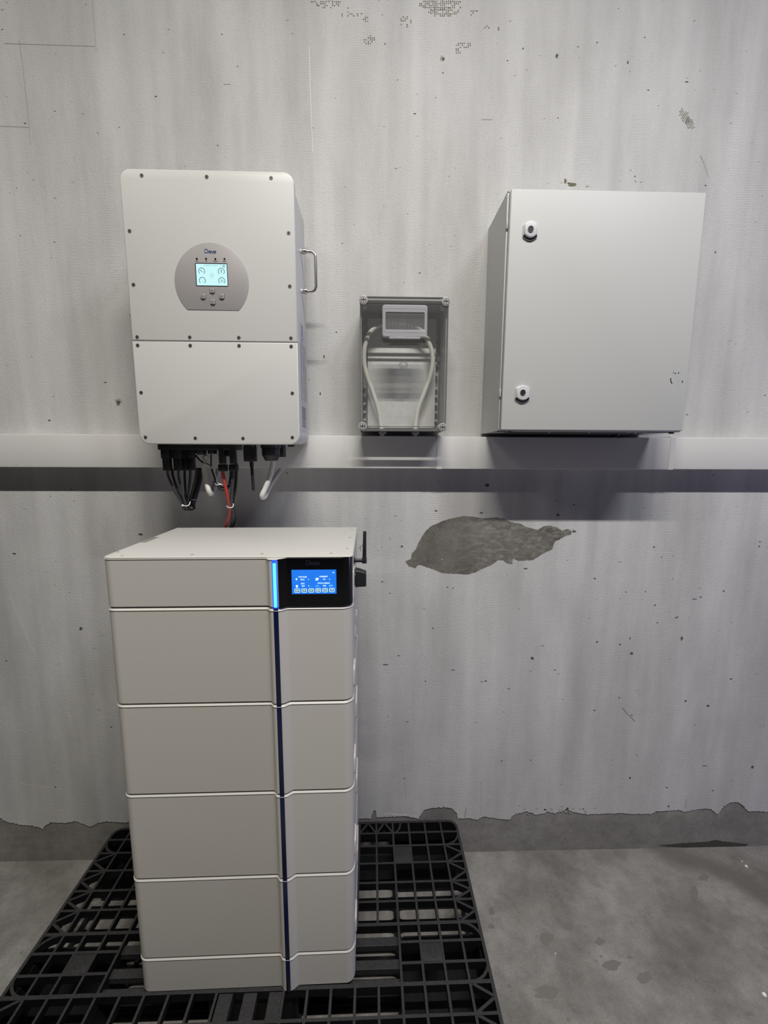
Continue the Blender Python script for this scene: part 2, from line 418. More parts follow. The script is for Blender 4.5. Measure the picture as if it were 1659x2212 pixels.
for i in range(0, len(E1)-1, 1):
    a_, b_ = E1[i], E1[i+1]
    bm.faces.new((lo_f[i], lo_f[i+1], bm.verts.new((b_[0], 0, mid_z)), bm.verts.new((a_[0], 0, mid_z))))
bm.faces.new([bm.verts.new(q) for q in ((-4.5, 0, mid_z), (E1[-1][0], 0, mid_z), (E1[-1][0], 0, 4.2), (-4.5, 0, 4.2))])
for f in bm.faces: f.normal_update()
for f in bm.faces:
    if f.normal.y > .5: f.normal_flip()
obj('plaster_coat', bm, M_plaster, wall, smooth=0, recalc=False)

# bare patch in the plaster
pp = [(185,440),(220,400),(245,340),(300,250),(350,210),(430,175),(510,150),(600,133),(680,135),(760,150),(860,142),(940,152),(990,180),(1060,190),(1120,220),(1215,245),(1260,212),(1310,208),(1370,225),(1410,250),(1450,235),(1490,250),(1485,280),(1430,295),(1390,320),(1350,340),(1330,400),(1250,440),(1170,490),(1050,495),(1010,470),(1005,520),(960,515),(930,490),(890,490),(840,525),(760,560),(700,590),(640,607),(560,600),(440,595),(360,565),(290,540),(240,525),(215,555),(160,540),(135,500),(180,480)]
pw = [at(840+a/3.77, 1080+b/3.77) for a, b in pp]
bm = nb(); flat(bm, ragged([(p.x, p.z) for p in pw], .0022, .004, seed=8), -.0006)
bmesh.ops.triangulate(bm, faces=bm.faces[:])
obj('bare_patch', bm, M_patch, wall, smooth=0, recalc=False)

# marks: pencil lines, scratches, flaked spots and net-print stains, all flat on the plaster
M_mark = mat('dark_pit', (.10, .095, .085), .9); M_net = mat('olive_net_stain', (.15, .138, .09), .9)
M_pencil = mat('pencil', (.37, .36, .35), .9); M_scr = mat('pale_scratch', (.70, .69, .67), .9); M_smudge = mat('grey_smudge', (.40, .395, .37), .9)
bm = nb()
def blob(u, v, ru, rv, mi=0, rot=0, n=9):
    pts = []
    for k in range(n):
        a = 2*math.pi*k/n; q = 1+random.uniform(-.35, .35); du = ru*q*math.cos(a); dv = rv*q*math.sin(a)
        c, s = math.cos(rot), math.sin(rot); p = at(u+du*c-dv*s, v+du*s+dv*c); pts.append((p.x, p.z))
    flat(bm, pts, -.0005-.00003*mi, mi)
def line(pts, w, mi):
    P = [at(u, v) for u, v in pts]; stroke(bm, [(p.x, p.z) for p in P], w, 0, mi, t=.0004+.00003*mi)
def zz(a, b): return (800+a/1.931, 1240+b/1.931)
for a, b, ra, rb in [(1474,71,6,5),(1187,130,5,4),(1197,202,4,4),(1299,267,6,13),(1083,268,3,7),(1041,293,5,4),(946,283,6,4),(1090,330,7,7),(675,350,8,8),(770,400,5,3),(1314,529,6,4),(1505,437,9,4),(118,340,7,2),(62,377,16,3),(481,446,9,4),(152,616,7,2),(557,575,3,3),(1408,550,8,5),(1594,805,7,9),(936,18,5,4),(1038,516,4,3),(261,226,6,3),(1066,75,3,3),(1147,73,3,3),(1275,183,4,3),(548,779,5,2),(668,776,4,3),(1395,800,12,2),(1355,630,3,2),(230,446,4,3),(1352,104,12,2),(345,400,8,2),(463,870,2,3),(1082,850,5,5),(1244,968,5,5)]:
    u, v = zz(a, b); blob(u, v, ra/1.931*.8, rb/1.931*.8, 0)
for u, v, a, b in [(256,869,7,7),(958,127,3,6),(1203,121,3,7),(1356,135,2,5),(1483,177,4,2),(1052,1048,8,5),(1205,1112,5,4),(1240,1148,5,3),(175,1358,4,4),(31,1196,6,3),(303,1154,6,3),(942,1103,4,2),(868,1180,4,3),(1040,1108,5,2),(1135,1228,5,2),(785,728,2,2),(822,733,2,1.5),(692,850,2,4),(700,770,2,5),(1640,1180,2,2),(832,95,2,2),(1290,92,2,2),(1130,105,2,2),(1545,545,2,3),(107,908,4,2),(120,1700,3,2),(1390,785,2,2)]:
    blob(u, v, a*.8, b*.8, 0)
# net-like olive stains: little grids of dots inside irregular patches
def net(cu, cv, ru, rv, dens=.8, step=4.2, rot=0):
    k = int(ru/step)+1; l = int(rv/step)+1
    for i in range(-k, k+1):
        for j in range(-l, l+1):
            du, dv = i*step, j*step; q = (du/ru)**2+(dv/rv)**2 + mnoise.noise(Vector((cu+du*.12, cv+dv*.12, 1)))*.9
            if q < 1 and random.random() < dens:
                c, s = math.cos(rot), math.sin(rot)
                blob(cu+du*c-dv*s, cv+du*s+dv*c, step*.36, step*.3, 1, n=6)
net(948, 8, 46, 14, .9); net(960, 26, 34, 9, .8); net(706, 8, 30, 10, .6); net(875, 45, 14, 12, .4); net(785, 42, 14, 6, .5)
net(800, 86, 13, 11, .8); net(1003, 98, 17, 8, .8); net(990, 110, 6, 8, .7); net(955, 127, 4, 7, .9, 3); net(1478, 252, 10, 18, .95, 3.6, -.5); net(1490, 268, 9, 14, .95, 3.4, -.4)
blob(1221, 391, 3, 5, 1); blob(1236, 399, 8, 4, 1); blob(1268, 402, 5, 2, 4); blob(1228, 396, 3, 2, 0); net(1022, 28, 14, 8, .3); net(1060, 60, 20, 10, .2); net(760, 30, 20, 14, .25)
net(256, 869, 7, 9, .8, 3.2); net(779, 1183, 4, 9, .4, 3)
line([(42,88),(50,150),(60,240),(66,312)], .0016, 2); line([(10,94),(205,100)], .0016, 2); line([(198,-20),(203,50),(208,112)], .0016, 2); line([(-10,272),(62,275)], .0016, 2)
line([(1513,335),(1522,355),(1530,382)], .003, 4); line([(1040,258),(1064,258)], .0022, 4); line([(483,182),(498,182)], .002, 4)
line([(668,100),(670,190),(676,330)], .002, 3); line([(20,1285),(40,1330),(62,1385),(80,1420)], .0016, 3); line([(25,1688),(70,1697),(135,1704)], .0022, 3)
line([(40,1575),(90,1595),(148,1601)], .0014, 3); line([(110,1445),(150,1460),(190,1448)], .0012, 3)
line([(1344,1529),(1358,1545),(1372,1558)], .0016, 0); line([(872,1650),(875,1700),(877,1725)], .0014, 4); line([(1040,1690),(1039,1762)], .0012, 4)
line([(1007,1746),(1004,1766)], .006, 4); line([(1484,1726),(1480,1744)], .004, 4)
line([(832,1757),(880,1761)], .004, 3)
for k in range(26): blob(1155+random.gauss(60, 40), 1752+random.gauss(-3, 5), 2.5, 1.6, 4)
for k in range(420):
    u, v = random.uniform(-60, 1720), random.choice((random.uniform(-60, 930), random.uniform(1020, 1740)))
    w_ = random.uniform(.7, 2.0); blob(u, v, w_*random.uniform(1, 1.8), w_*.7, random.choice((0, 4, 4)), n=6)
obj('surface_marks', bm, [M_mark, M_net, M_pencil, M_scr, M_smudge], wall, smooth=0, recalc=False)
# damp stain low on the bare band, and chips on the floor
bm = nb(); pts = [(1420,1826),(1445,1824),(1490,1820),(1530,1818),(1545,1814),(1560,1817),(1600,1821),(1617,1824),(1610,1828),(1540,1830),(1480,1831)]
flat(bm, ragged([(at(u, v, .003).x, at(u, v, .003).z) for u, v in pts], .003, .006, seed=4), .0024)
obj('damp_stain', bm, mat('damp_dark', (.055, .048, .042), .7), wall, smooth=0, recalc=False)
bm = nb()
for u, v, r in [(1612, 1871, .005), (1603, 1861, .002), (1651, 2148, .006), (1200, 2060, .002)]:
    p = atz(u, v); cyl(bm, (p.x, p.y, 0), (0, 0, 1), r, .003, 7, r*.6)
obj('paint_chips', bm, mat('paint_chip', (.8, .8, .8), .5), floor, smooth=0)
bm = nb()
for u, v, a, b_ in [(1180,2027,16,14),(1228,2002,11,9),(1295,2034,10,8),(1558,1996,5,6),(1182,1914,4,4),(1225,1921,4,3),(1062,1968,6,8),(1062,2000,6,5),(1520,1895,10,8),(1392,2112,14,12),(1182,2145,26,14),(1320,2085,20,10),(1215,1945,3,3),(1620,2190,10,4),(1500,1930,8,14),(1100,2130,5,4),(1360,2068,6,3)]:
    pts = []
    for k in range(14):
        t = 2*math.pi*k/14; q = 1+random.uniform(-.3, .3); p = atz(u+a*q*math.cos(t), v+b_*q*math.sin(t)); pts.append(p)
    f = bm.faces.new([bm.verts.new((p.x, p.y, .0005)) for p in pts]); f.normal_update()
    if f.normal.z < 0: f.normal_flip()
M_spot = mat('oil_spot', (.15, .141, .126), .8)
obj('oil_spots', bm, M_spot, floor, smooth=0, recalc=False)

# ------------------------------------------------------------------ cable trunking
T0, T1, TD = 1.504, 1.6085, -.06
tr = E_('cable_trunking', (0, 0, T0), 'long white plastic cable trunking running across the wall', 'cable trunking')
def tcover(x0, x1, dz=0):
    bm = nb(); pts = [(0, T0+dz), (0, T1+dz)]
    prof = [(0, T0+dz), (TD+.003, T0+dz), (TD+.0008, T0+.001+dz), (TD, T0+.004+dz), (TD, T1-.004+dz), (TD+.0008, T1-.001+dz), (TD+.003, T1+dz), (0, T1+dz)]
    loft(bm, [[(x, y, z) for y, z in prof] for x in (x0, x1)])
    return bm
c1 = at(943.6, 978, TD).x; c2 = at(955.5, 978, TD).x; c3 = at(1445, 982, TD).x; c4 = at(1456.5, 982, TD).x
obj('cover', tcover(-4.0, c1+.002), M_trunk, tr); obj('cover', tcover(c2-.002, c3+.002, -.0012), M_trunk, tr); obj('cover', tcover(c4-.002, 4.6), M_trunk, tr)
for a, b, e in ((c1, c2, .0022), (c3, c4, .0022)):
    bm = nb(); prof = [(0, T0-e), (TD+.002, T0-e), (TD-e*.6, T0-e*.3), (TD-e*.6, T1+e*.3), (TD+.002, T1+e), (0, T1+e)]
    loft(bm, [[(x, y, z) for y, z in prof] for x in (a, b)]); obj('joint_cover', bm, M_trunk, tr)
for u, v in [(35,1003),(299,999),(640,1003),(664,1003),(790,1002),(634,1002),(777,993)]:
    p = at(u, v, TD); bm = nb(); cyl(bm, (p.x, TD+.0002, p.z), (0, -1, 0), .0011, .0005, 7); obj('dirt_speck', bm, M_mark, tr)

# ------------------------------------------------------------------ inverter
IY = -.2524; IX0, IX1, IZ0, IZ1 = -.6375, -.2023, 1.575, 2.2562
inv = E_('solar_inverter', ((IX0+IX1)/2, -.13, IZ0), 'white wall-mounted solar inverter with round silver display panel and steel side handle', 'inverter')
seam = at(460, 737.5, IY).z
bm = nb(); slab(bm, rrect(IX0, IX1, seam+.0007, IZ1, (.026, .026, 0, 0)), IY, IY+.016, .0028); obj('upper_cover', bm, M_white, inv)
bm = nb(); slab(bm, rrect(IX0, IX1, IZ0, seam-.0007, (0, 0, .028, .028)), IY, IY+.016, .0028); obj('lower_cover', bm, M_white, inv)
bm = nb(); slab(bm, rrect(IX0+.004, IX1-.004, IZ0+.004, IZ1-.004, .026), IY+.0162, -.075, .0005); obj('housing', bm, M_inv_side, inv)
bm = nb(); box(bm, IX0+.03, IX1-.03, -.075, -.062, IZ0+.05, IZ1-.03)
for k in range(24):
    xx = IX0+.034+k*(IX1-IX0-.068)/23; box(bm, xx-.0012, xx+.0012, -.062, -.022, IZ0+.05, IZ1-.03)
obj('heat_sink', bm, mat('cast_aluminium', (.45, .45, .44), .4, .8), inv)
for za, zc in ((IZ1-.20, IZ1-.12), (IZ0+.15, IZ0+.21)):
    bm = nb(); box(bm, IX0+.06, IX1-.06, -.022, 0, za, zc); obj('wall_bracket', bm, M_steel, inv)
# screws
def screw_bm(r):
    bm = nb(); cyl(bm, (0, 0, 0), (0, -1, 0), r, .0012, 24, r*.86, 0, 0); cyl(bm, (0, -.0011, 0), (0, -1, 0), r*.45, .0003, 6, None, 0, 1)
    b2 = nb(); return bm
SCR = [(306,379),(446.5,382),(585.5,384.5),(280,499),(623.5,503.5),(288.5,615),(626,618.5),(296.5,728),(410,728.5),(516,729.5),(628.5,730.5),(297.5,746),(411,746.5),(516.5,747),(629,748.5),(305,848),(631.5,849.5),(314.5,944.5),(422,946.5),(525,947),(631.5,945)]
s0 = None
for u, v in SCR:
    p = at(u, v, IY); loc = Vector((p.x, IY-.0006, p.z)) - inv.location
    if s0 is None:
        s0 = obj('screw', screw_bm(.0050), [M_screw, M_sock], inv); s0.location = loc
    else: dup(s0, loc)
# silver display panel
cA = at(456.5, 604, IY)
L_, R_, T_ = at(377.5, 605, IY).x, at(537.5, 608, IY).x, at(452, 524.5, IY).z
bz = at(460, 670, IY).z; rad = (R_-L_)/2; cx = (L_+R_)/2; cz = T_-rad
a_ = math.degrees(math.asin((bz-cz)/rad))
pts = arc(cx, cz, rad, a_, 180-a_, 72)[::-1]
bm = nb(); slab(bm, pts, IY-.0012, IY+.001, .0004); panel = obj('display_panel', bm, M_silver, inv)
PY = IY-.0012
def ip(u, v): p = at(u, v, PY); return (p.x, p.z)
def logo(bm, x, z, h, y, mi=0, X=Vector((1, 0, 0)), sx=1.):
    """the maker's name: a D whose stem is parted into dot and stroke, then e y e"""
    o = lambda a, b: (x+a*h*sx, z+b*h)
    w = .17*h
    stroke(bm, [o(0, .92), o(.2, .92)], w, y, mi); stroke(bm, [o(.08, .62), o(.08, 0.08), o(.32, .08)], w, y, mi)
    pts = [o(.2, .92), o(.42, .92)]+[o(.42+.40*math.sin(math.radians(t)), .5+.42*math.cos(math.radians(t))) for t in range(10, 180, 10)]+[o(.42, .08), o(.3, .08)]
    stroke(bm, pts, w, y, mi)
    def e(cx0):
        c = [(cx0+.27*math.cos(math.radians(t)), .31+.27*math.sin(math.radians(t))) for t in range(0, 325, 12)]
        stroke(bm, [o(cx0-.25, .31), o(cx0+.27, .31)], w*.7, y-.00005, mi); stroke(bm, [o(*q) for q in c], w*.8, y, mi)
    e(1.24); e(2.38)
    stroke(bm, [o(1.58, .60), o(1.82, .05)], w*.85, y, mi); stroke(bm, [o(2.06, .60), o(1.74, -.2)], w*.85, y-.00005, mi)
x0, z0 = ip(442, 547); x1, z1 = ip(442, 538)
bm = nb(); logo(bm, x0, z0, z1-z0, PY, 0, sx=(ip(467.3, 547)[0]-x0)/(2.7*(z1-z0))); obj('maker_logo', bm, M_logo, panel, recalc=False, smooth=0)
for (u, v), t in zip([(425.2, 559), (445.2, 559), (465.2, 559.5), (485, 559.5)], ['DC', 'AC', 'Normal', 'Alarm']):
    xx, z_ = ip(u, v); bm = nb(); cyl(bm, (xx, PY+.0002, z_), (0, -1, 0), .0026, .0012, 16, .0022)
    o = obj('indicator_light', bm, mat('dark_lens', (.01, .012, .008), .2), panel)
for (u, v), t in zip([(425.5, 564), (445.3, 564.2), (465.3, 564.4), (485.3, 564.6), (459, 636.5), (439, 648.8), (479.5, 648.3), (460, 660.5)], ['DC', 'AC', 'Normal', 'Alarm', 'Up', 'Esc', 'Enter', 'Down']):
    xx, z_ = ip(u, v); bm = nb(); text(bm, t, (xx, PY-.0003, z_), .0036, mi=0); obj('printed_word', bm, M_print, panel, recalc=False, smooth=0)
# LCD
a, b, c, d = ip(421.3, 568.3), ip(491.2, 569), ip(492.8, 618.6), ip(424, 618.2)
lx0, lx1, lz0, lz1 = (a[0]+d[0])/2, (b[0]+c[0])/2, (c[1]+d[1])/2, (a[1]+b[1])/2
bm = nb(); slab(bm, rrect(lx0, lx1, lz0, lz1, .0022), PY-.0008, PY, .0003, 0)
slab(bm, rrect(lx0+.0022, lx1-.0014, lz0+.0014, lz1-.0022, .0006), PY-.001, PY-.0006, 0, 1)
SY = PY-.001; W_, H_ = lx1-lx0, lz1-lz0
def sp(fx, fz): return (lx0+fx*W_, lz0+fz*H_)   # fractions of the screen
rr = W_*.095
for fx, fz in ((.20, .64), (.81, .64), (.205, .235), (.81, .235)):
    cx_, cz_ = sp(fx, fz); stroke(bm, arc(cx_, cz_, rr, -48, 228, 28), W_*.018, SY, 2)
cx_, cz_ = sp(.51, .46); stroke(bm, arc(cx_, cz_, rr*.58, 0, 350, 24), W_*.011, SY, 3, closed=False); text(bm, 'ON', (cx_, SY-.0004, cz_), .003, mi=3)
cx_, cz_ = sp(.895, .87); stroke(bm, arc(cx_, cz_, rr*.30, 0, 350, 18), W_*.016, SY, 2)
xx, z_ = sp(.48, .895); text(bm, '01/08/2024 17:06:36', (xx, SY-.0004, z_), .0042, mi=3)
xx, z_ = sp(.80, .89); text(bm, 'No.1', (xx, SY-.0004, z_), .0038, mi=3)
xx, z_ = sp(.175, .67); cyl(bm, (xx, SY+.0003, z_), (0, -1, 0), .0014, .0006, 10, mi=2)
xx, z_ = sp(.215, .62); stroke(bm, [(xx-.0028, z_+.0008), (xx+.0028, z_-.0004)], .002, SY, 3)
xx, z_ = sp(.81, .655); stroke(bm, [(xx, z_+.003), (xx, z_-.003)], .0018, SY, 2); stroke(bm, [(xx-.002, z_+.001), (xx+.002, z_+.001)], .0008, SY-.0001, 2); stroke(bm, [(xx-.0025, z_-.0045), (xx+.0025, z_-.0045)], .0010, SY, 3)
xx, z_ = sp(.21, .20); cyl(bm, (xx, SY+.0003, z_), (0, -1, 0), .0007, .0006, 8, mi=2); stroke(bm, arc(xx+.003, z_, .0014, -70, 70, 6), .0006, SY, 3)
xx, z_ = sp(.815, .23); stroke(bm, [(xx-.0024, z_-.002), (xx+.0024, z_-.002), (xx+.0024, z_+.0012), (xx, z_+.003), (xx-.0024, z_+.0012)], .0012, SY, 2, closed=True)
lcd = obj('lcd_screen', bm, [M_lcdf, M_lcd, M_ink, M_inkl], panel, recalc=False, smooth=0)
def tri(bm, cx, cz, s, up, y, mi):
    k = 1 if up else -1; stroke(bm, [(cx-s, cz-k*s*.7), (cx+s, cz-k*s*.7), (cx, cz+k*s)], s*.28, y, mi, closed=True)
for (u, v), kind in (((458.5, 628), 'up'), ((439, 640.5), 'esc'), ((479.3, 640.5), 'enter'), ((459.8, 652.5), 'down')):
    xx, z_ = ip(u, v); h = .0062; bm = nb()
    slab(bm, rrect(xx-h-.0007, xx+h+.0007, z_-h-.0007, z_+h+.0007, .0022, 4), PY-.0004, PY, 0, 1)
    slab(bm, rrect(xx-h, xx+h, z_-h, z_+h, .0018, 4), PY-.0026, PY-.0003, .0012, 0)
    y_ = PY-.0026
    if kind == 'up': tri(bm, xx, z_, .0024, True, y_, 1)
    elif kind == 'down': tri(bm, xx, z_, .0024, False, y_, 1)
    elif kind == 'esc': stroke(bm, [(xx+.0018, z_+.0022), (xx-.0018, z_), (xx+.0018, z_-.0022)], .0007, y_, 1)
    else: stroke(bm, [(xx-.002, z_), (xx-.0006, z_-.0016), (xx+.0022, z_+.002)], .0008, y_, 1)
    obj('button', bm, [M_btn, M_print], panel, recalc=False, smooth=30)
# steel handle on the right side
HX = IX1-.004; HY = -.145
hz1 = at(656, 543, HY).z; hz0 = at(658, 629, HY).z; hx = at(682, 585, HY).x
bm = nb(); rb = .0042
path = [(HX+.006, HY, hz1), (hx-.014, HY, hz1)]+[(hx-.014+.014*math.sin(math.radians(t)), HY, hz1-.014+.014*math.cos(math.radians(t))) for t in (20, 45, 70)]+[(hx, HY, hz1-.014), (hx, HY, hz0+.014)]+[(hx-.014+.014*math.cos(math.radians(t)), HY, hz0+.014-.014*math.sin(math.radians(t))) for t in (20, 45, 70)]+[(hx-.014, HY, hz0), (HX+.006, HY, hz0)]
tube(bm, path, rb, 16, 1, 0)
hd = obj('handle', bm, M_steel, inv)
for z_ in (hz1, hz0):
    bm = nb(); cyl(bm, (HX, HY, z_), (1, 0, 0), .0060, .004, 20); obj('spacer', bm, M_clearp, hd)
    bm = nb(); cyl(bm, (HX+.004, HY, z_), (1, 0, 0), .0075, .0125, 20, None, .0006); obj('collar', bm, M_steel, hd)
# rating sticker on the right side
bm = nb(); sx = IX1-.004+.0004; sz1 = at(650, 708, -.14).z; sz0 = at(655, 932, -.14).z
box(bm, sx-.0003, sx, -.20, -.10, sz0, sz1, 0, 1, 0)
text(bm, 'Deye', (sx+.0002, -.155, sz1-.02), .022, (0, 0, -1), (0, 1, 0), 2, bold=.02)
zz_ = sz1-.05
while zz_ > sz0+.09:
    for yy in (-.185, -.15, -.12):
        w = random.uniform(.008, .022); box(bm, sx-.0001, sx+.0003, yy, yy+w, zz_-.0014, zz_, 0, 1, 1)
    zz_ -= .0042
zz_ = sz0+.07
while zz_ > sz0+.01:
    w = random.choice((.0009, .0016, .0026)); box(bm, sx-.0001, sx+.0003, -.185, -.12, zz_-w, zz_, 0, 1, 1); zz_ -= w+random.choice((.0012, .002))
obj('rating_sticker', bm, [M_label, mat('sticker_print', (.20, .20, .22), .5), M_printb], inv, recalc=False, smooth=0)
# underside sockets
def hexnut(bm, x, y, z0, z1, r, mi=0, seg=8): cyl(bm, (x, y, z1), (0, 0, -1), r, z1-z0, seg, None, .0006, mi)
GY = -.17
def gz(v, Y=GY): return at(829, v, Y).z
def gx(u, Y=GY): return at(u, 990, Y).x
zb = IZ0+.005
for i, u in enumerate((361, 384)):
    bm = nb(); x_ = gx(u); box(bm, x_-.0125, x_+.0125, GY-.012, GY+.012, gz(992), zb, .002); box(bm, x_-.0105, x_+.0105, GY-.010, GY+.010, gz(1018), gz(990), .0025)
    box(bm, x_-.003, x_+.003, GY-.0125, GY-.0095, gz(1003), gz(996), .0008); obj('solar_connector', bm, M_black, inv)
for i, u in enumerate((399, 413)):
    bm = nb(); x_ = gx(u, GY+.03); box(bm, x_-.012, x_+.012, GY+.018, GY+.042, gz(991, GY+.03), zb, .002); box(bm, x_-.0095, x_+.0095, GY+.02, GY+.04, gz(1017, GY+.03), gz(990, GY+.03), .0025)
    obj('solar_connector', bm, M_black, inv)
bm = nb(); box(bm, gx(349), gx(515), GY-.02, GY+.045, gz(974), zb, .003); obj('connector_plate', bm, M_black, inv)
for u0_, u1_, v_ in ((420, 447, 984), (449, 470, 982), (483, 507, 987)):
    bm = nb(); x_ = (gx(u0_, GY+.01)+gx(u1_, GY+.01))/2; r_ = (gx(u1_, GY+.01)-gx(u0_, GY+.01))/2
    cyl(bm, (x_, GY+.01, gz(970, GY+.01)), (0, 0, -1), r_, gz(970, GY+.01)-gz(v_, GY+.01), 24, r_*.9, .001); obj('port_cap', bm, M_black, inv)
for u in (481, 504):
    bm = nb(); x_ = gx(u, GY-.012); Y_ = GY-.012; box(bm, x_-.0085, x_+.0085, Y_-.009, Y_+.009, gz(1003, Y_), zb, .0015); box(bm, x_-.0115, x_+.0115, Y_-.0115, Y_+.0115, gz(1019, Y_), gz(1004, Y_), .003)
    obj('battery_connector', bm, M_black, inv)
bm = nb(); x_ = gx(586); cyl(bm, (x_, GY, zb), (0, 0, -1), .029, zb-gz(969), 28); cyl(bm, (x_, GY, gz(968)), (0, 0, -1), .0265, gz(968)-gz(985), 10, None, .0012); cyl(bm, (x_, GY, gz(985)), (0, 0, -1), .0255, gz(985)-gz(996), 28, .018)
obj('cable_gland', bm, M_black, inv)
bm = nb(); x_ = gx(608, GY+.03); cyl(bm, (x_, GY+.03, zb), (0, 0, -1), .014, zb-gz(988, GY+.03), 10, None, .001); obj('cable_gland', bm, M_black, inv)
bm = nb(); box(bm, gx(624), gx(637), GY-.01, GY+.01, gz(966), zb, .0008); obj('vent_plug', bm, M_black, inv)
# plug-in data stick
ds = E_('data_stick', (gx(541, GY-.02), GY-.02, gz(1060, GY-.02)), 'black plug-in wireless stick with thin antenna hanging under the inverter', 'wireless adapter')
Y_ = GY-.02; bm = nb(); x_ = gx(541, Y_); cyl(bm, (x_, Y_, IZ0+.0), (0, 0, -1), .018, .005, 24); box(bm, x_-.017, x_+.017, Y_-.012, Y_+.012, gz(998, Y_), IZ0-.003, .003); box(bm, x_+.009, x_+.016, Y_-.0125, Y_-.0115, gz(994, Y_), gz(976, Y_), .0003)
obj('plug_body', bm, M_black, ds)
bm = nb(); cyl(bm, (gx(543, Y_), Y_, gz(998, Y_)), (.03, 0, -1), .0056, .016, 16); cyl(bm, (gx(543.3, Y_), Y_, gz(1008, Y_)), (.03, 0, -1), .0044, gz(1008, Y_)-gz(1060, Y_), 16, None, .001); obj('antenna', bm, M_black, ds)

# ------------------------------------------------------------------ cables under the inverter
def cable(name, pts, r, m, label, group=None, seg=12, extra=None):
    """pts: (u, v, Y) triples"""
    bm = nb(); tube(bm, [at(u, v, Y) for u, v, Y in pts], r, seg, 8, 0)
    if extra: tube(bm, [at(u, v, Y) for u, v, Y in extra[0]], extra[1], seg, 8, 1)
    o = obj(name, bm, [m] if not extra else [m, extra[2]]); return tag(o, label, 'cable', group)
G1 = 'black solar cables gathered under the inverter'
lab = ['outermost left black cable curving down from the leftmost solar connector', 'black cable second from the left below the solar connectors', 'black cable in the middle of the bundle below the solar connectors', 'black cable second from the right of the bundle below the solar connectors', 'rightmost thin black cable of the bundle beside the black sleeve']
for i, (u, Y, ub, mm) in enumerate(((362, -.17, 392, M_cblk2), (372, -.165, 396, M_cblk), (386, -.172, 399, M_cblk2), (399, -.14, 402, M_cblk), (411, -.14, 405, M_cblk2))):
    o = cable('solar_cable', [(u, 1014, Y), (u+(0 if i > 1 else 2), 1030, Y), (u+(ub-u)*.55, 1062, Y), (ub, 1084, Y+.005), (ub+5, 1098, Y+.02), (ub+9, 1101, Y+.05)], .0036, mm, lab[i], G1)
o = cable('cable_sleeve', [(414, 1100, -.12), (413, 1090, -.115), (420, 1066, -.10), (428, 1035, -.07), (431, 1012, -.035)], .0115, M_black, 'thick black sleeve rising from the tied solar cables to the trunking', None, 18)
tag(o, o['label'], 'cable sleeve')
o = cable('supply_cable', [(446, 984, -.16), (441, 1000, -.16), (442, 1020, -.162), (447, 1045, -.168), (452, 1062, -.172), (457, 1066, -.155), (463, 1050, -.11), (470, 1022, -.05), (474, 1008, -.03)], .0075, M_cgrey, 'light grey cable looping below the inverter left of the red cable', 'grey supply cables under the inverter', 14)
o = cable('supply_cable', [(590, 992, -.17), (589, 1004, -.17), (583, 1030, -.175), (573, 1055, -.18), (566, 1071, -.185), (572, 1072, -.165), (584, 1048, -.11), (600, 1024, -.06), (612, 1008, -.03)], .0075, M_cgrey, 'light grey cable looping below the big round gland on the right', 'grey supply cables under the inverter', 14)
o = cable('signal_cable', [(421, 981, -.17), (433, 995, -.17), (448, 1003, -.17), (456, 1010, -.17), (462, 1027, -.17), (470, 1045, -.172), (480, 1053, -.168), (492, 1050, -.16), (497, 1035, -.15), (498, 1010, -.15)], .0026, M_cblk, 'thin black and white signal cable draped between the grey and red cables', None, 8,
 ([(423, 980, -.176), (437, 993, -.177), (446, 1003, -.177), (459, 1011, -.178), (466, 1028, -.178), (468, 1040, -.178), (473, 1046, -.178)], .0013, M_tie))
cable('signal_wire', [(456, 981, -.165), (456, 1000, -.165), (457, 1012, -.165), (462, 1026, -.165), (468, 1046, -.168), (477, 1058, -.17), (492, 1056, -.16), (500, 1035, -.15)], .0022, M_cblk, 'thin plain black wire running straight down then sagging beside the red cable', None, 8)
cable('power_cable', [(481, 1015, -.182), (483, 1030, -.182), (488, 1055, -.18), (495, 1085, -.175), (497, 1100, -.165), (494, 1118, -.14), (487, 1140, -.10), (480, 1165, -.07), (478, 1215, -.065), (478, 1235, -.095), (478, 1238, -.125)], .0050, M_cred, 'red power cable dropping from inverter to behind the battery tower', 'battery power cables')
cable('power_cable', [(503, 1015, -.182), (502, 1040, -.182), (500, 1070, -.18), (500, 1090, -.172), (504, 1106, -.155), (503, 1125, -.12), (497, 1145, -.09), (492, 1170, -.07), (492, 1215, -.065), (492, 1238, -.095), (492, 1240, -.125)], .0050, M_cblk2, 'charcoal power cable tied against the red cable', 'battery power cables')
cable('power_cable', [(510, 1000, -.15), (509, 1040, -.155), (506, 1070, -.16), (504, 1095, -.155), (508, 1112, -.14), (507, 1128, -.11), (500, 1148, -.085), (501, 1175, -.06), (504, 1215, -.055), (505, 1240, -.09), (505, 1242, -.125)], .0034, M_cblk, 'thin black cable hanging behind the charcoal power cable', None)
cable('earth_wire', [(513, 1000, -.14), (513, 1030, -.145), (511, 1060, -.15), (508, 1085, -.15), (507, 1095, -.145)], .0012, M_gn, 'fine green and yellow earth wire beside the black power cables', None, 8)
def tie(pts, r, label, knob=None):
    bm = nb(); tube(bm, [at(u, v, Y) for u, v, Y in pts], r, 8, 6, 0)
    if knob: p = at(*knob); box(bm, p.x-.0028, p.x+.0028, p.y-.002, p.y+.002, p.z-.0022, p.z+.0022, .0006)
    tag(obj('cable_tie', bm, M_tie), label, 'cable tie', 'white cable ties under the inverter')
tie([(394, 1090, -.176), (400, 1093, -.182), (408, 1091, -.176), (411, 1084, -.165)], .0013, 'white cable tie gathering the five thin black solar cables', (394.5, 1092, -.18))
tie([(413, 1080, -.12), (418, 1079, -.128), (424, 1080, -.12)], .0006, 'hair-thin pale tie around the black sleeve')
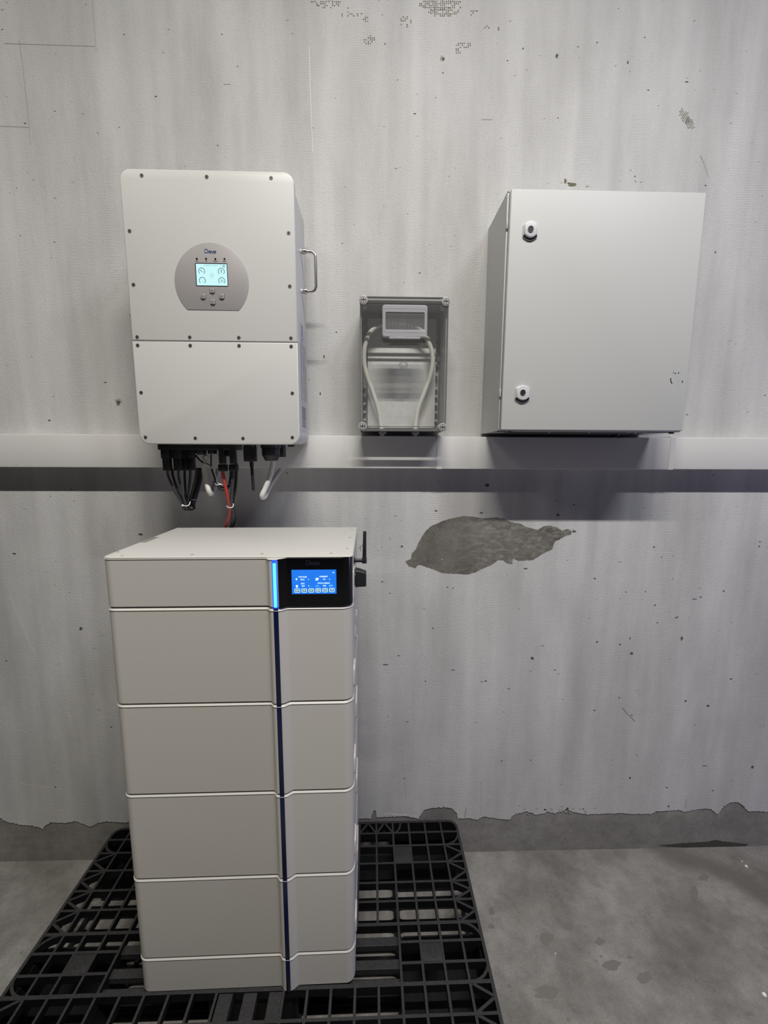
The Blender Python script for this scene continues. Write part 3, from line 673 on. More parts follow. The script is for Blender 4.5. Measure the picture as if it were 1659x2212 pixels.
tie([(490, 1093, -.176), (493, 1096, -.186), (500, 1096.5, -.186), (504, 1093, -.18), (504, 1088, -.176)], .0013, 'white cable tie binding the red and charcoal power cables')
tie([(450, 1010, -.174), (455, 1012, -.177), (459, 1009, -.174)], .0009, 'small white cable tie high on the black and white signal cable')
tie([(464, 1044, -.176), (470, 1048, -.18), (477, 1046, -.179), (488, 1048, -.175), (495, 1045, -.166)], .0010, 'white cable tie at the lowest sag of the signal cable', (475, 1046, -.182))

# ------------------------------------------------------------------ junction box with clear lid
JX0, JX1, JZ0, JZ1 = -.0395, .2195, 1.622, 2.003; JY = -.14; JM = -.119
jb = E_('junction_box', ((JX0+JX1)/2, -.06, JZ0), 'small grey junction box with clear lid showing a looped cable inside', 'junction box')
w = .004
bm = nb(); box(bm, JX0, JX0+w, JM, 0, JZ0, JZ1); box(bm, JX1-w, JX1, JM, 0, JZ0, JZ1); box(bm, JX0, JX1, JM, 0, JZ1-w, JZ1); box(bm, JX0, JX1, JM, 0, JZ0, JZ0+w); box(bm, JX0, JX1, -.004, 0, JZ0, JZ1)
obj('box_base', bm, M_jbody, jb)
bm = nb(); pts = rrect(JX0, JX1, JZ0, JZ1, .006, 4); q = inset(pts, .0035)
loft(bm, [[(x, JM, z) for x, z in pts], [(x, JY+.004, z) for x, z in pts], [(x, JY, z) for x, z in q]], caps=False)
bm.faces.new([bm.verts.new((x, JY, z)) for x, z in q])
obj('lid', bm, M_jlid, jb)
# moulded edge strips of the lid
bm = nb(); e = .0022
for (a, b, c, d) in ((JX0+.012, JX1-.012, JZ1-.0035, JZ1-.0005), (JX0+.012, JX1-.012, JZ1-.018, JZ1-.0165), (JX0+.012, JX1-.012, JZ0+.0005, JZ0+.004), (JX0+.012, JX1-.012, JZ0+.010, JZ0+.012), (JX0, JX0+e, JZ0, JZ1), (JX1-e, JX1, JZ0, JZ1), (JX1-.0125, JX1-.0115, JZ0, JZ1)):
    box(bm, a, b, JY-.001, JY+.006, c, d)
obj('lid_rim', bm, M_jedge, jb)
def capscrew(u, v):
    p = at(u, v, JY-.004); bm = nb()
    cyl(bm, (p.x, -.09, p.z), (0, -1, 0), .0115, .045, 24, None, 0, 0)
    cyl(bm, (p.x, JY+.004, p.z), (0, -1, 0), .0125, .008, 28, None, .001, 0)
    cyl(bm, (p.x, JY-.0038, p.z), (0, -1, 0), .0098, .0006, 28, None, 0, 1)
    cyl(bm, (p.x, JY-.0043, p.z), (0, -1, 0), .0086, .0004, 28, None, 0, 0)
    for dx, dz in ((1, 0), (0, 1)):
        box(bm, p.x-(.0065 if dx else .0011), p.x+(.0065 if dx else .0011), JY-.0052, JY-.0046, p.z-(.0065 if dz else .0011), p.z+(.0065 if dz else .0011), 0, 1, 1)
    for s in (-1, 1):
        box(bm, p.x+s*.0055-.0008, p.x+s*.0055+.0008, JY-.0052, JY-.0046, p.z-.004, p.z+.004, 0, 1, 1)
    obj('lid_screw', bm, [M_capw, mat('cap_dark', (.03, .03, .03), .5)], jb)
for u, v in ((785, 647.4), (963.7, 650.7), (783.5, 920.5), (956, 922.8)): capscrew(u, v)
# mounting plate
PYp = -.022; pa = at(793, 700, PYp); pb_ = at(944, 925, PYp)
bm = nb(); slab(bm, rrect(at(794, 800, PYp).x, at(941, 800, PYp).x, JZ0+.014, at(860, 688, PYp).z, .006, 4), PYp, PYp+.002, .0004)
cyl(bm, (at(871, 789, PYp).x, PYp, at(871, 789, PYp).z), (0, -1, 0), .006, .0015, 28, .005)
for u, v in ((817.5, 736), (915, 738)):
    p = at(u, v, PYp); cyl(bm, (p.x, PYp-.0001, p.z), (0, -1, 0), .0016, .0005, 10, None, 0, 1)
obj('mounting_plate', bm, [M_galv, M_sock], jb)
p = at(871.5, 788.5, JY+.001); bm = nb(); tube(bm, [(p.x+.0115*math.cos(t*math.pi/12), JY-.0003, p.z+.0115*math.sin(t*math.pi/12)) for t in range(25)], .0008, 6, 1); tube(bm, [(p.x+.007*math.cos(t*math.pi/12), JY-.0003, p.z+.007*math.sin(t*math.pi/12)) for t in range(25)], .0006, 6, 1)
obj('moulding_ring', bm, M_jedge, jb)
s0 = None
for u, v in [(787.5, y) for y in (705, 724, 835, 853, 871, 889, 906)]+[(943.5, y) for y in (709, 727, 745, 764, 783, 808, 838, 855, 872, 890, 908)]:
    p = at(u, v, -.03)
    if s0 is None:
        bm = nb(); cyl(bm, (0, 0, 0), (0, -1, 0), .0042, .016, 14, .0036); cyl(bm, (0, -.0155, 0), (0, -1, 0), .0018, .0008, 8, None, 0, 1)
        s0 = obj('standoff', bm, [M_clearp, M_sock], jb); s0.location = Vector((p.x, -.014, p.z))-jb.location
    else: dup(s0, Vector((p.x, -.014, p.z))-jb.location)
# hinged breaker window
wx0, wz1 = at(826, 657.5, JY-.012).x, at(826, 657.5, JY-.012).z; wx1, wz0 = at(922.5, 732, JY-.012).x, at(922.5, 729, JY-.012).z
WY = JY-.012
bm = nb(); o_ = rrect(wx0, wx1, wz0, wz1, .008, 5)
ix0, ix1, iz0, iz1 = wx0+.009, wx1-.008, wz0+.021, wz1-.020
i_ = rrect(ix0, ix1, iz0, iz1, .004, 5)
rings = [[(x, JY-.0005, z) for x, z in o_], [(x, WY+.002, z) for x, z in o_], [(x, WY, z) for x, z in inset(o_, .002)], [(x, WY, z) for x, z in i_], [(x, JY-.0005, z) for x, z in i_]]
loft(bm, rings, caps=False)
box(bm, wx0+.02, wx1-.02, WY-.001, WY+.006, wz0-.004, wz0+.001, .0006)
stroke(bm, rrect(wx0+.004, wx1-.004, wz0+.014, wz1-.010, .006, 5), .0009, WY, 0, .0006, closed=True)
win = obj('breaker_window', bm, M_win, jb)
bm = nb(); box(bm, ix0, ix1, WY+.002, WY+.0032, iz0, iz1); obj('window_pane', bm, M_winc, win)
bm = nb()
for u in (838, 845.5, 852.5, 859.5, 880, 887, 895, 902, 909.5):
    p0 = at(u, 680, JY+.004); p1 = at(u, 709, JY+.004); box(bm, p0.x-.0007, p0.x+.0007, JY+.0035, JY+.0045, p1.z, p0.z, 0, 1, 1)
for u0_, u1_ in ((831, 864), (877, 917)):
    p0 = at(u0_, 679, JY+.005); p1 = at(u1_, 711, JY+.005); box(bm, p0.x, p1.x, JY+.005, JY+.006, p1.z, p0.z, 0, 1, 0)
p0 = at(831, 677, JY+.003); p1 = at(916, 680, JY+.003); box(bm, p0.x, p1.x, JY+.003, JY+.006, p1.z, p0.z, 0, 1, 2)
obj('blanking_strips', bm, [clear('smoky_strip', (.85, .83, .81), .15, .3, (.35, .33, .31)), M_sock, M_capw], win)
# cable through the box
G_ = -.05
cb = cable('looped_cable', [(827, 952, -.045), (825, 938, -.05), (822, 915, -.05), (817, 885, -.052), (806, 850, -.055), (793, 812, -.06), (787, 785, -.06), (788, 750, -.06), (797, 722, -.06), (817, 704, -.06), (845, 697, -.062), (867, 697, -.062), (893, 703, -.062), (917, 722, -.062), (931, 752, -.06), (935, 780, -.06), (930, 810, -.058), (917, 848, -.055), (904, 882, -.052), (898, 915, -.05), (897, 938, -.05), (897, 952, -.045)], .0070, M_cgrey,
   'off-white cable bent in a tall loop inside the clear-lidded box', None, 16)
for u in (826, 897):
    p = at(u, 940, -.047); bm = nb(); cyl(bm, (p.x, -.047, JZ0+.001), (0, 0, -1), .013, .009, 20, None, .001); cyl(bm, (p.x, -.047, JZ0+.004), (0, 0, 1), .012, .006, 20)
    obj('cable_entry', bm, M_jbody, jb)

# ------------------------------------------------------------------ grey enclosure
CX0, CX1, CZ0, CZ1, CY = .3685, .9030, 1.6205, 2.2555, -.2067
cab = E_('electrical_enclosure', ((CX0+CX1)/2, -.1, CZ0-.002), 'large light grey steel wall enclosure with closed door and two locks', 'electrical cabinet')
bx0, bx1, bz0, bz1 = .3640, .9065, 1.6185, 2.2575; BY = -.183
bm = nb(); t = .002
box(bm, bx0, bx0+t, BY, 0, bz0, bz1); box(bm, bx1-t, bx1, BY, 0, bz0, bz1); box(bm, bx0, bx1, BY, 0, bz1-t, bz1); box(bm, bx0, bx1, -.002, 0, bz0, bz1)
box(bm, bx0, bx1, BY, -.15, bz0, bz0+t); box(bm, bx0, bx1, -.03, 0, bz0, bz0+t); box(bm, bx0, bx0+.05, BY, 0, bz0, bz0+t); box(bm, bx1-.09, bx1, BY, 0, bz0, bz0+t)
f = .016
box(bm, bx0, bx0+f*.3, BY-.008, BY, bz0, bz1, .0008); box(bm, bx1-f*.3, bx1, BY-.008, BY, bz0, bz1, .0008); box(bm, bx0, bx1, BY-.008, BY, bz1-f*.3, bz1, .0008); box(bm, bx0, bx1, BY-.008, BY, bz0, bz0+f*.3, .0008)
for zz_ in (at(1098, 490, BY).z, at(1080, 850, BY).z):
    box(bm, bx0-.0012, bx0+.003, BY-.014, BY-.002, zz_-.011, zz_+.011, .0008)
obj('cabinet_body', bm, M_cab, cab)
bm = nb(); box(bm, bx0+.045, bx1-.085, -.155, -.025, bz0-.0022, bz0+.001, .0008); gp = obj('gland_plate', bm, mat('dark_gland_plate', (.06, .058, .055), .5), cab)
for x_ in (bx0+.03, bx0+.16, bx0+.28, bx0+.40, bx0+.42):
    bm = nb(); cyl(bm, (x_, -.168, bz0), (0, 0, -1), .004, .003, 12); obj('fixing_nut', bm, M_steel, cab)
for xa, ya, hh in ((bx1-.012, BY+.01, .004), (bx1-.11, -.04, .008), (bx1-.13, -.09, .008)):
    bm = nb(); cyl(bm, (xa, ya, bz0), (0, 0, -1), .007, hh, 14); obj('drain_plug', bm, M_black, cab)
bm = nb(); slab(bm, rrect(CX0, CX1, CZ0, CZ1, .0035, 4), CY, BY-.0105, .0028); door = obj('door', bm, M_cab, cab)
bm = nb(); slab(bm, rrect(CX0+.006, CX1-.006, CZ0+.005, CZ1-.005, .003, 3), BY-.0105, BY-.006); obj('gasket', bm, M_black, cab)
def lock(u, v):
    p = at(u, v, CY-.006); bm = nb()
    W2 = at(u+15.4, v, CY-.006).x-p.x; up = .0195; dn = .026
    def outl(w, a, b, sag): 
        L = []
        for k in range(13): s = -1+2*k/12; L.append((p.x+s*w, p.z+a+sag*(1-s*s)))
        for k in range(13): s = 1-2*k/12; L.append((p.x+s*w, p.z-b-sag*(1-s*s)))
        return L
    slab(bm, outl(W2, up-.008, dn-.009, .009), CY-.004, CY, .001, 0)
    slab(bm, outl(W2*.90, up-.008, dn-.013, .009), CY-.010, CY-.003, .003, 0)
    cyl(bm, (p.x, CY-.0095, p.z+.0015), (0, -1, 0), .0078, .0015, 28, .0072, 0, 0)
    L = outl(W2, up-.008, dn-.009, .009)[13:]
    L2 = outl(W2*.9, up-.008, dn-.013, .009)[13:]
    vs = [bm.verts.new((x, CY-.0042, z)) for x, z in L]; v2 = [bm.verts.new((x, CY-.0052, z+.001)) for x, z in L2]
    for i in range(12):
        f = bm.faces.new((vs[i], vs[i+1], v2[i+1], v2[i])); f.material_index = 1
    box(bm, p.x-.006, p.x+.006, CY-.0103, CY-.0098, p.z-.0085, p.z-.0078, 0, 1, 2)
    lk = obj('lock', bm, [mat('lock_white', (.56, .56, .565), .35), M_black, M_capw], door)
    return p
for (u, v) in ((1146.5, 495), (1129.5, 848)): lock(u, v)
# cores sit inside the locks: parts of the door
for (u, v) in ((1146.5, 494.5), (1129.5, 847.5)):
    p = at(u, v, CY-.011); bm = nb(); cyl(bm, (p.x, CY-.0095, p.z), (0, -1, 0), .0072, .002, 24, None, 0, 0); tube(bm, [(p.x+.0072*math.cos(t*math.pi/12), CY-.0118, p.z+.0072*math.sin(t*math.pi/12)) for t in range(25)], .0006, 6, 1, 1)
    cyl(bm, (p.x-.0008, CY-.0114, p.z-.0012), (0, -1, 0), .0021, .002, 10, .0014, 0, 1); obj('lock_core', bm, [M_sock, M_steel], door)
# scuffed spot low on the right of the door
bm = nb()
def q(a, b): p = at(1420+a/20.74, 760+b/20.74, CY); return (p.x, p.z)
stroke(bm, [q(595, 1180), q(595, 1290), q(615, 1350), q(655, 1420)], .0026, CY, 0); stroke(bm, [q(1115, 1290), q(1115, 1390)], .0024, CY, 0)
stroke(bm, [q(715, 900), q(722, 935)], .0024, CY, 0); stroke(bm, [q(770, 965), q(840, 975)], .0022, CY, 0); stroke(bm, [q(910, 960), q(985, 930)], .002, CY, 0)
for a, b in ((865, 1080), (890, 1200), (920, 1300), (970, 1345), (730, 1360), (750, 800), (1050, 985), (905, 1480), (905, 1590), (725, 600), (670, 1050), (1100, 1180)):
    x_, z_ = q(a, b); stroke(bm, [(x_-.0009, z_-.0004), (x_+.0009, z_+.0005)], .0012, CY, 2)
obj('scuff_mark', bm, [M_sock, mat('filler', (.50, .492, .470), .45), M_smudge], door, recalc=False, smooth=0)

# ------------------------------------------------------------------ battery tower
BA = math.radians(.6968); BW, BD = .5604, .3776; BO = Vector((-.6085, -.5012, 0))
Rz = Matrix.Rotation(BA, 3, 'Z'); BC = BO + Rz @ Vector((BW/2, BD/2, 0))
nB = Rz @ Vector((0, -1, 0))
def bt(u, v, off=0.):
    """photo pixel -> (x, z) on the tower's front face, off metres in front of it"""
    d = ray(u, v); o = BO + nB*off; t = (o-CAM).dot(nB)/d.dot(nB); p = CAM+d*t; l = Rz.inverted() @ (p-BO); return (l.x-BW/2, l.z)
FY = -BD/2
S5, PIT = .2562, .23653; SZ = [S5+PIT*k for k in range(5)]     # seams; SZ[4] = under the top unit
RX0, RX1 = .3815-BW/2, .3925-BW/2                               # blue strip
def sm(t): return t*t*(3-2*t)
PR = .011
def outline():
    h = BW/2; r = .024; P = []
    for k in range(9):
        a = math.radians(180+90*k/8); P.append((-h+r+r*math.cos(a), FY+r+r*math.sin(a)))
    xl0, xl1 = RX0-.016, RX0-.0045
    for k in range(7): t = k/6; P.append((xl0+(xl1-xl0)*t, FY-PR*sm(t)))
    P += [(RX0, FY-PR-.0004), (RX1, FY-PR-.0004)]
    xr0, xr1 = RX1+.002, RX1+.022
    for k in range(9): t = k/8; P.append((xr0+(xr1-xr0)*t, FY-PR*(1-sm(t))))
    for k in range(9):
        a = math.radians(-90+90*k/8); P.append((h-r+r*math.cos(a), FY+r+r*math.sin(a)))
    P += [(h, BD/2), (-h, BD/2)]
    return P
OUT = outline()
def shell(z0, z1, ch=.0044, chb=.0030):
    bm = nb(); rings = [[(x, y, z0) for x, y in inset(OUT, .0036)], [(x, y, z0+chb) for x, y in OUT]]
    for di, dz in ((0, ch+.0014), (-.0013, ch+.0004), (-.0013, ch), (.0030, 0)): rings.append([(x, y, z1-dz) for x, y in inset(OUT, di)])
    loft(bm, rings); return bm
def strip(z0, z1, m, par, name='trim_strip'):
    bm = nb(); box(bm, RX0, RX1, FY-PR-.0012, FY-PR+.003, z0, z1, .0004); return obj(name, bm, m, par, local=True)
def side_bumps(z0, z1, par):
    """moulded grips on the right side"""
    h = BW/2
    for y0, y1, za, zb in ((FY+.02, FY+.075, z0+.018, z0+.075), (FY+.15, FY+.24, z0+.08, z0+.14)):
        bm = nb(); pts = rrect(y0, y1, za, zb, .012, 4)
        loft(bm, [[(h-.001, y, z) for y, z in pts], [(h+.004, y, z) for y, z in inset(pts, .003)], [(h+.005, y, z) for y, z in inset(pts, .006)]])
        obj('side_grip', bm, M_batt, par, local=True)
def module(z0, z1, name, label, cat, group=None):
    r = E_(name, (BC.x, BC.y, z0), label, cat, group, BA)
    obj('housing', shell(0, z1-z0-.0012), M_batt, r, local=True)
    strip(0.0005, z1-z0-.0025, M_navy, r)
    return r
GB = 'white battery modules stacked in the tower'
base = module(.1516, SZ[0], 'plinth', 'short white plinth at the foot of the battery tower, standing on the pallet', 'plinth')
lbl = ['lowest of the four tall white battery modules, directly above the plinth', 'second battery module from the bottom of the tower', 'third battery module from the bottom of the tower', 'topmost battery module, directly below the lit control unit']
m0 = module(SZ[0], SZ[1], 'battery_module', lbl[0], 'battery', GB); side_bumps(.0, PIT, m0)
for k in range(1, 4):
    c = dup(m0, Vector((BC.x, BC.y, SZ[k]))); c['label'] = lbl[k]
# control unit
TZ = 1.3202
cu = E_('control_unit', (BC.x, BC.y, SZ[4]), 'white control unit with black display and glowing blue light bar topping the battery tower', 'battery controller', None, BA)
H = TZ-SZ[4]
obj('housing', shell(.0006, H-.0026, .0015), M_batt, cu, local=True)
bm = nb(); rings = []
for k, (dz, di) in enumerate(((H-.0024, .0006), (H-.001, 0), (H+.0, .0014), (H+.0004, .004))): rings.append([(x, y, dz) for x, y in inset(OUT, di)])
# lid follows a plain rounded outline without the ridge
h = BW/2; r = .024
plain = [( -h+r+r*math.cos(math.radians(180+90*k/8)), FY+r+r*math.sin(math.radians(180+90*k/8))) for k in range(9)]+[(h-r*.4+r*.4*math.cos(math.radians(-90+90*k/8)), FY+r*.4+r*.4*math.sin(math.radians(-90+90*k/8))) for k in range(9)]+[(h, BD/2), (-h, BD/2)]
bm.free(); bm = nb(); loft(bm, [[(x, y, dz) for x, y in inset(plain, di)] for dz, di in ((H-.0026, .0008), (H-.0012, 0), (H-.0002, .0016), (H+.0002, .004))])
lid = obj('top_lid', bm, grain(mat('white_lid', (.53, .52, .49), .4), 1500, .02, .04), cu, local=True)
def btop(u, v):
    p = atz(u, v, TZ+.0002); l = Rz.inverted() @ (p-BC); return (l.x, l.y)
for u, v in ((263.5,1201),(254.5,1192.5),(415,1198.5),(566,1196.5),(715.5,1195.5),(750,1185.5),(756,1161.5),(760,1143.5)):
    x_, y_ = btop(u, v); bm = nb(); cyl(bm, (x_, y_, H+.0002), (0, 0, 1), .0034, .0005, 14, .003); obj('lid_screw', bm, M_screw, lid, local=False)
# the screws above were placed in tower coordinates: shift them under the lid
for o in [x for x in C.objects if x.parent == lid]:
    o.location = (o.location + wloc(lid)) - lid.location
x_, y_ = btop(325, 1166); bm = nb(); box(bm, -h-.0006, -h+.020, y_-.035, y_+.035, H-.010, H+.0006, .0006); obj('side_slot', bm, mat('slot_grey', (.22, .21, .2), .6), cu, local=True)
# light bar
bm = nb(); box(bm, RX0-.0006, RX1+.0006, FY-PR-.0010, FY-PR+.004, .0006, H-.004, .0008, 2, 1); box(bm, RX0+.002, RX1-.002, FY-PR-.0034, FY-PR, .003, H-.012, .0016, 3, 0)
obj('light_bar', bm, [M_led, M_ledrim], cu, local=True)
# black display panel wrapping round the right corner
seg = [p for p in OUT if p[0] > RX1+.0008 and p[1] < FY+.018]
pin = [(x, y) for x, y in seg]
def offs(P, d):
    out = []
    for i, p in enumerate(P):
        a = Vector(P[max(0, i-1)]); b = Vector(P[min(len(P)-1, i+1)]); t = (b-a).normalized(); n_ = Vector((t.y, -t.x)); out.append((p[0]+n_.x*d, p[1]+n_.y*d))
    return out
po = offs(seg, .0020)
ring = lambda z, A: [(x, y, z) for x, y in A]
bm = nb(); A = po+[(x, y) for x, y in seg[::-1]]
loft(bm, [ring(.0012, inset(A, .0)), ring(H-.0032, A)])
scr_p = obj('display_panel', bm, M_gloss, cu, local=True)
DY = FY-.0020
def obl(name, bm, mats, parent, **k):
    """child of the display panel given in tower coordinates"""
    o = obj(name, bm, mats, parent, local=True, **k); o.location = o.location-parent.location; return o
def bq(u, v): x_, z_ = bt(u, v, .002); return (x_, z_-SZ[4])
a, b, c, d = bq(629.3, 1231.3), bq(726, 1230), bq(727, 1282), bq(631.3, 1283.2)
sx0, sx1, sz0_, sz1_ = (a[0]+d[0])/2, (b[0]+c[0])/2, (c[1]+d[1])/2, (a[1]+b[1])/2
SW, SH = sx1-sx0, sz1_-sz0_
bm = nb(); box(bm, sx0, sx1, DY-.0005, DY+.0005, sz0_, sz1_, 0, 1, 0); yS = DY-.0006
def s2(a, b): return (sx0+(a-132)/(1465-132)*SW, sz1_-(b-428)/(1148-428)*SH)
def tx(t, a, b, size, mi=1, bold=.03): x_, z_ = s2(a, b); text(bm, t, (x_, yS-.0003, z_), size, mi=mi, bold=bold)
u_ = SW/1333
tx('VOLTAGE', 458, 640, 56*u_); tx('203.2', 455, 718, 54*u_); tx('V', 632, 712, 62*u_, 2); tx('CURRENT', 1085, 632, 56*u_); tx('-0.5', 1100, 710, 54*u_); tx('A', 1262, 710, 62*u_, 2)
tx('SOC', 462, 838, 56*u_); tx('99.7', 474, 912, 54*u_); tx('%', 640, 910, 58*u_, 2); tx('TOTAL ENERGY', 1088, 830, 52*u_); tx('0.00', 1110, 905, 54*u_); tx('kWh', 1300, 905, 56*u_, 2)
def ell(a, b, ra, rb, mi=1):
    x_, z_ = s2(a, b); flat(bm, [(x_+ra*u_*math.cos(t*math.pi/8), z_+rb*u_*math.sin(t*math.pi/8)) for t in range(16)], yS-.0002, mi)
x_, z_ = s2(275, 712)
flat(bm, [(x_+a*u_, z_+b*u_) for a, b in ((0, 38), (30, 30), (18, 4), (32, 4), (-10, -40), (-2, -8), (-30, -8), (-16, 38))], yS-.0002, 1)
x_, z_ = s2(890, 708); flat(bm, [(x_+a*u_, z_+b*u_) for a, b in ((-45, 30), (0, 45), (52, 36), (40, -20), (10, -40), (-45, -42))], yS-.0002, 1)
x_, z_ = s2(283, 915); flat(bm, [(x_+a*u_, z_+b*u_) for a, b in ((-34, 30), (-14, 30), (-14, 42), (14, 42), (14, 30), (34, 30), (28, -42), (-28, -42))], yS-.0002, 1)
x_, z_ = s2(893, 930); stroke(bm, arc(x_, z_, 42*u_, -10, 190, 14), 9*u_, yS, 2); stroke(bm, [(x_-14*u_, z_-8*u_), (x_-6*u_, z_+16*u_)], 8*u_, yS, 2); stroke(bm, [(x_+14*u_, z_-8*u_), (x_+10*u_, z_+16*u_)], 8*u_, yS, 2)
x_, z_ = s2(1380, 512); flat(bm, [(x_+a*u_, z_+b*u_) for a, b in ((10, 38), (30, -10), (20, -30), (0, -22), (-44, -18))], yS-.0002, 2)
for (a, b), t in zip(((293, 1048), (500, 1046), (708, 1044), (918, 1040), (1122, 1038), (1328, 1036)), ('OV', 'UV', 'OT', 'ISO', 'OC', 'OP')):
    x_, z_ = s2(a, b); w_, h_ = 73*u_, 55*u_
    flat(bm, rrect(x_-w_, x_+w_, z_-h_, z_+h_, 24*u_, 4), yS-.0001, 3); stroke(bm, rrect(x_-w_, x_+w_, z_-h_, z_+h_, 24*u_, 4), 17*u_, yS, 1, .0003, closed=True)
    text(bm, t, (x_, yS-.0005, z_), 62*u_, mi=1, bold=.03)
obl('screen', bm, [M_bscreen, M_bwhite, M_bcyan, M_bdark], scr_p, recalc=False, smooth=0)
bm = nb(); x0, z0 = bq(660.5, 1220.5); x1, z1 = bq(660.5, 1210.5)
logo(bm, x0, z0, z1-z0, DY, 0, sx=(bq(691, 1220)[0]-x0)/(2.7*(z1-z0))); obl('maker_logo', bm, M_logodim, scr_p, recalc=False, smooth=0)
# rotary switch and side details, right side
bm = nb(); ky, kz = FY+.10, H-.080
cyl(bm, (h-.001, ky, kz), (1, 0, 0), .021, .006, 28, None, .001)
pts = rrect(-.0135, .0135, -.021, .021, .005, 4)
loft(bm, [[(h+.004, ky+y*1.2, kz+z*1.1) for y, z in pts], [(h+.012, ky+y*1.1, kz+z*1.05) for y, z in pts], [(h+.030, ky+y*.9, kz+z*.9-.003) for y, z in pts], [(h+.0315, ky+y*.8, kz+z*.8-.003) for y, z in pts]])
obj('rotary_switch', bm, M_black, cu, local=True)
bm = nb(); ay, az = FY+.115, H-.040
cyl(bm, (h-.001, ay, az), (1, 0, 0), .0085, .004, 6); cyl(bm, (h+.003, ay, az), (1, 0, 0), .0048, .020, 16); cyl(bm, (h+.0265, ay, az-.007), (0, 0, 1), .0062, .014, 16, None, .001)
an = obj('antenna_mount', bm, [M_black], cu, local=True)
bm = nb(); cyl(bm, (h+.0265, ay, az-.003), (.02, 0, 1), .0058, .018, 16, .005); cyl(bm, (h+.0268, ay, az+.014), (.015, 0, 1), .005, .062, 16, .0042, .0012)
o = obj('antenna_rod', bm, M_black, an, local=True); o.location = o.location-an.location
bm = nb(); pts = rrect(FY+.03, FY+.09, .004, H-.045, .004, 4)
loft(bm, [[(h-.001, y, z) for y, z in pts], [(h+.0025, y, z) for y, z in inset(pts, .0015)]]); obj('side_cover', bm, M_white, cu, local=True)

# ------------------------------------------------------------------ pallet
PW, PD, PH = 1.2825, .835, .1516
PO = Vector((-.966, -.016, 0)); PA = math.radians(.344)
pal = E_('plastic_pallet', (PO.x, PO.y, 0), 'black plastic grid pallet lying on the floor under the battery tower', 'pallet', None, PA)
XS = [.060, .121, .182, .2425, .3045, .367, .430, .492, .554]
XC = XS + [PW-x for x in XS]
YS = [.045, .096, .159, .224, .282, .346, .393, .443, .489, .553, .611, .676, .739, .790]
rt = .0034; RB = .128          # half rib thickness, underside of deck ribs
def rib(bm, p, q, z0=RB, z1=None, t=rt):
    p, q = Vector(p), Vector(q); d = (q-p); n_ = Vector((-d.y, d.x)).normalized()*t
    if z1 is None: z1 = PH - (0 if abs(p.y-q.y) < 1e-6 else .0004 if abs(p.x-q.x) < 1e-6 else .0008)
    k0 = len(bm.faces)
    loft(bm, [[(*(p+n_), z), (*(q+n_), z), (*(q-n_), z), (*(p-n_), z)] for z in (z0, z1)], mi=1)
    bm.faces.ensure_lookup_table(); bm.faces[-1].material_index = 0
bm = nb()
mid = (.346, .489)
# outer frame with the corners drawn in
fr = rrect(0, PW, -PD, 0, .030, 6)
for i in range(len(fr)): rib(bm, fr[i], fr[(i+1) % len(fr)], .100, PH+.0004, .0045)
Lx, Rx = XS[0], PW-XS[0]
for y in YS:
    if y in (.393, .443):
        rib(bm, (0, -y), (XS[3], -y)); rib(bm, (PW-XS[3], -y), (PW, -y)); rib(bm, (.52, -y), (.76, -y))
    else: rib(bm, (0.0, -y), (PW, -y), t=.0045 if y in (.346, .489) else rt)
for x in XC:
    edge_col = x in (XS[0], PW-XS[0])
    if x in XS[:4] or x in [PW-q_ for q_ in XS[:4]]: rib(bm, (x, -.0), (x, -PD)) if not edge_col else rib(bm, (x, 0), (x, -PD))
    else: rib(bm, (x, -.045 if False else 0), (x, -.346)); rib(bm, (x, -.489), (x, -PD))
# zigzag bracing along the rims
for sx_ in (0, 1):
    X0, X1 = (0, XS[0]) if sx_ == 0 else (PW, PW-XS[0])
    for a, b in ((.096, .159), (.159, .224), (.224, .282), (.282, .346), (.489, .553), (.553, .611), (.611, .676), (.676, .739)):
        m_ = (a+b)/2; rib(bm, (X1, -a), (X0, -m_)); rib(bm, (X0, -m_), (X1, -b))
cols = sorted(XC)
for a, b in zip(cols, cols[1:]):
    if a < .24 or b > PW-.24 or .54 < a < .72: continue
    m_ = (a+b)/2
    for y0_, y1_ in ((-.045, 0), (-.790, -PD)): rib(bm, (a, y0_), (m_, y1_)); rib(bm, (m_, y1_), (b, y0_))
# rounded ends of the foot wells
for sx_ in (0, 1):
    S = (lambda x: x) if sx_ == 0 else (lambda x: PW-x)
    for pts in ([(S(XS[0]*(1-math.sin(t))), -(.096-.051*(1-math.cos(t)))) for t in [math.pi/2*k/6 for k in range(7)]],
                [(S(XS[0]*(1-math.sin(t))), -(.346+.047*(1-math.cos(t)))) for t in [math.pi/2*k/6 for k in range(7)]],
                [(S(XS[0]*(1-math.sin(t))), -(.489-.046*(1-math.cos(t)))) for t in [math.pi/2*k/6 for k in range(7)]],
                [(S(XS[3]-.03*math.sin(t)), -(.045-.045*(1-math.cos(t)))) for t in [math.pi/2*k/6 for k in range(7)]],
                [(S(XS[0]*(1-math.sin(t))), -(.739+.051*(1-math.cos(t)))) for t in [math.pi/2*k/6 for k in range(7)]]):
        for p, q_ in zip(pts, pts[1:]): rib(bm, p, q_)
obj('top_grid', bm, [M_pallet, M_pside], pal, local=True, smooth=0)
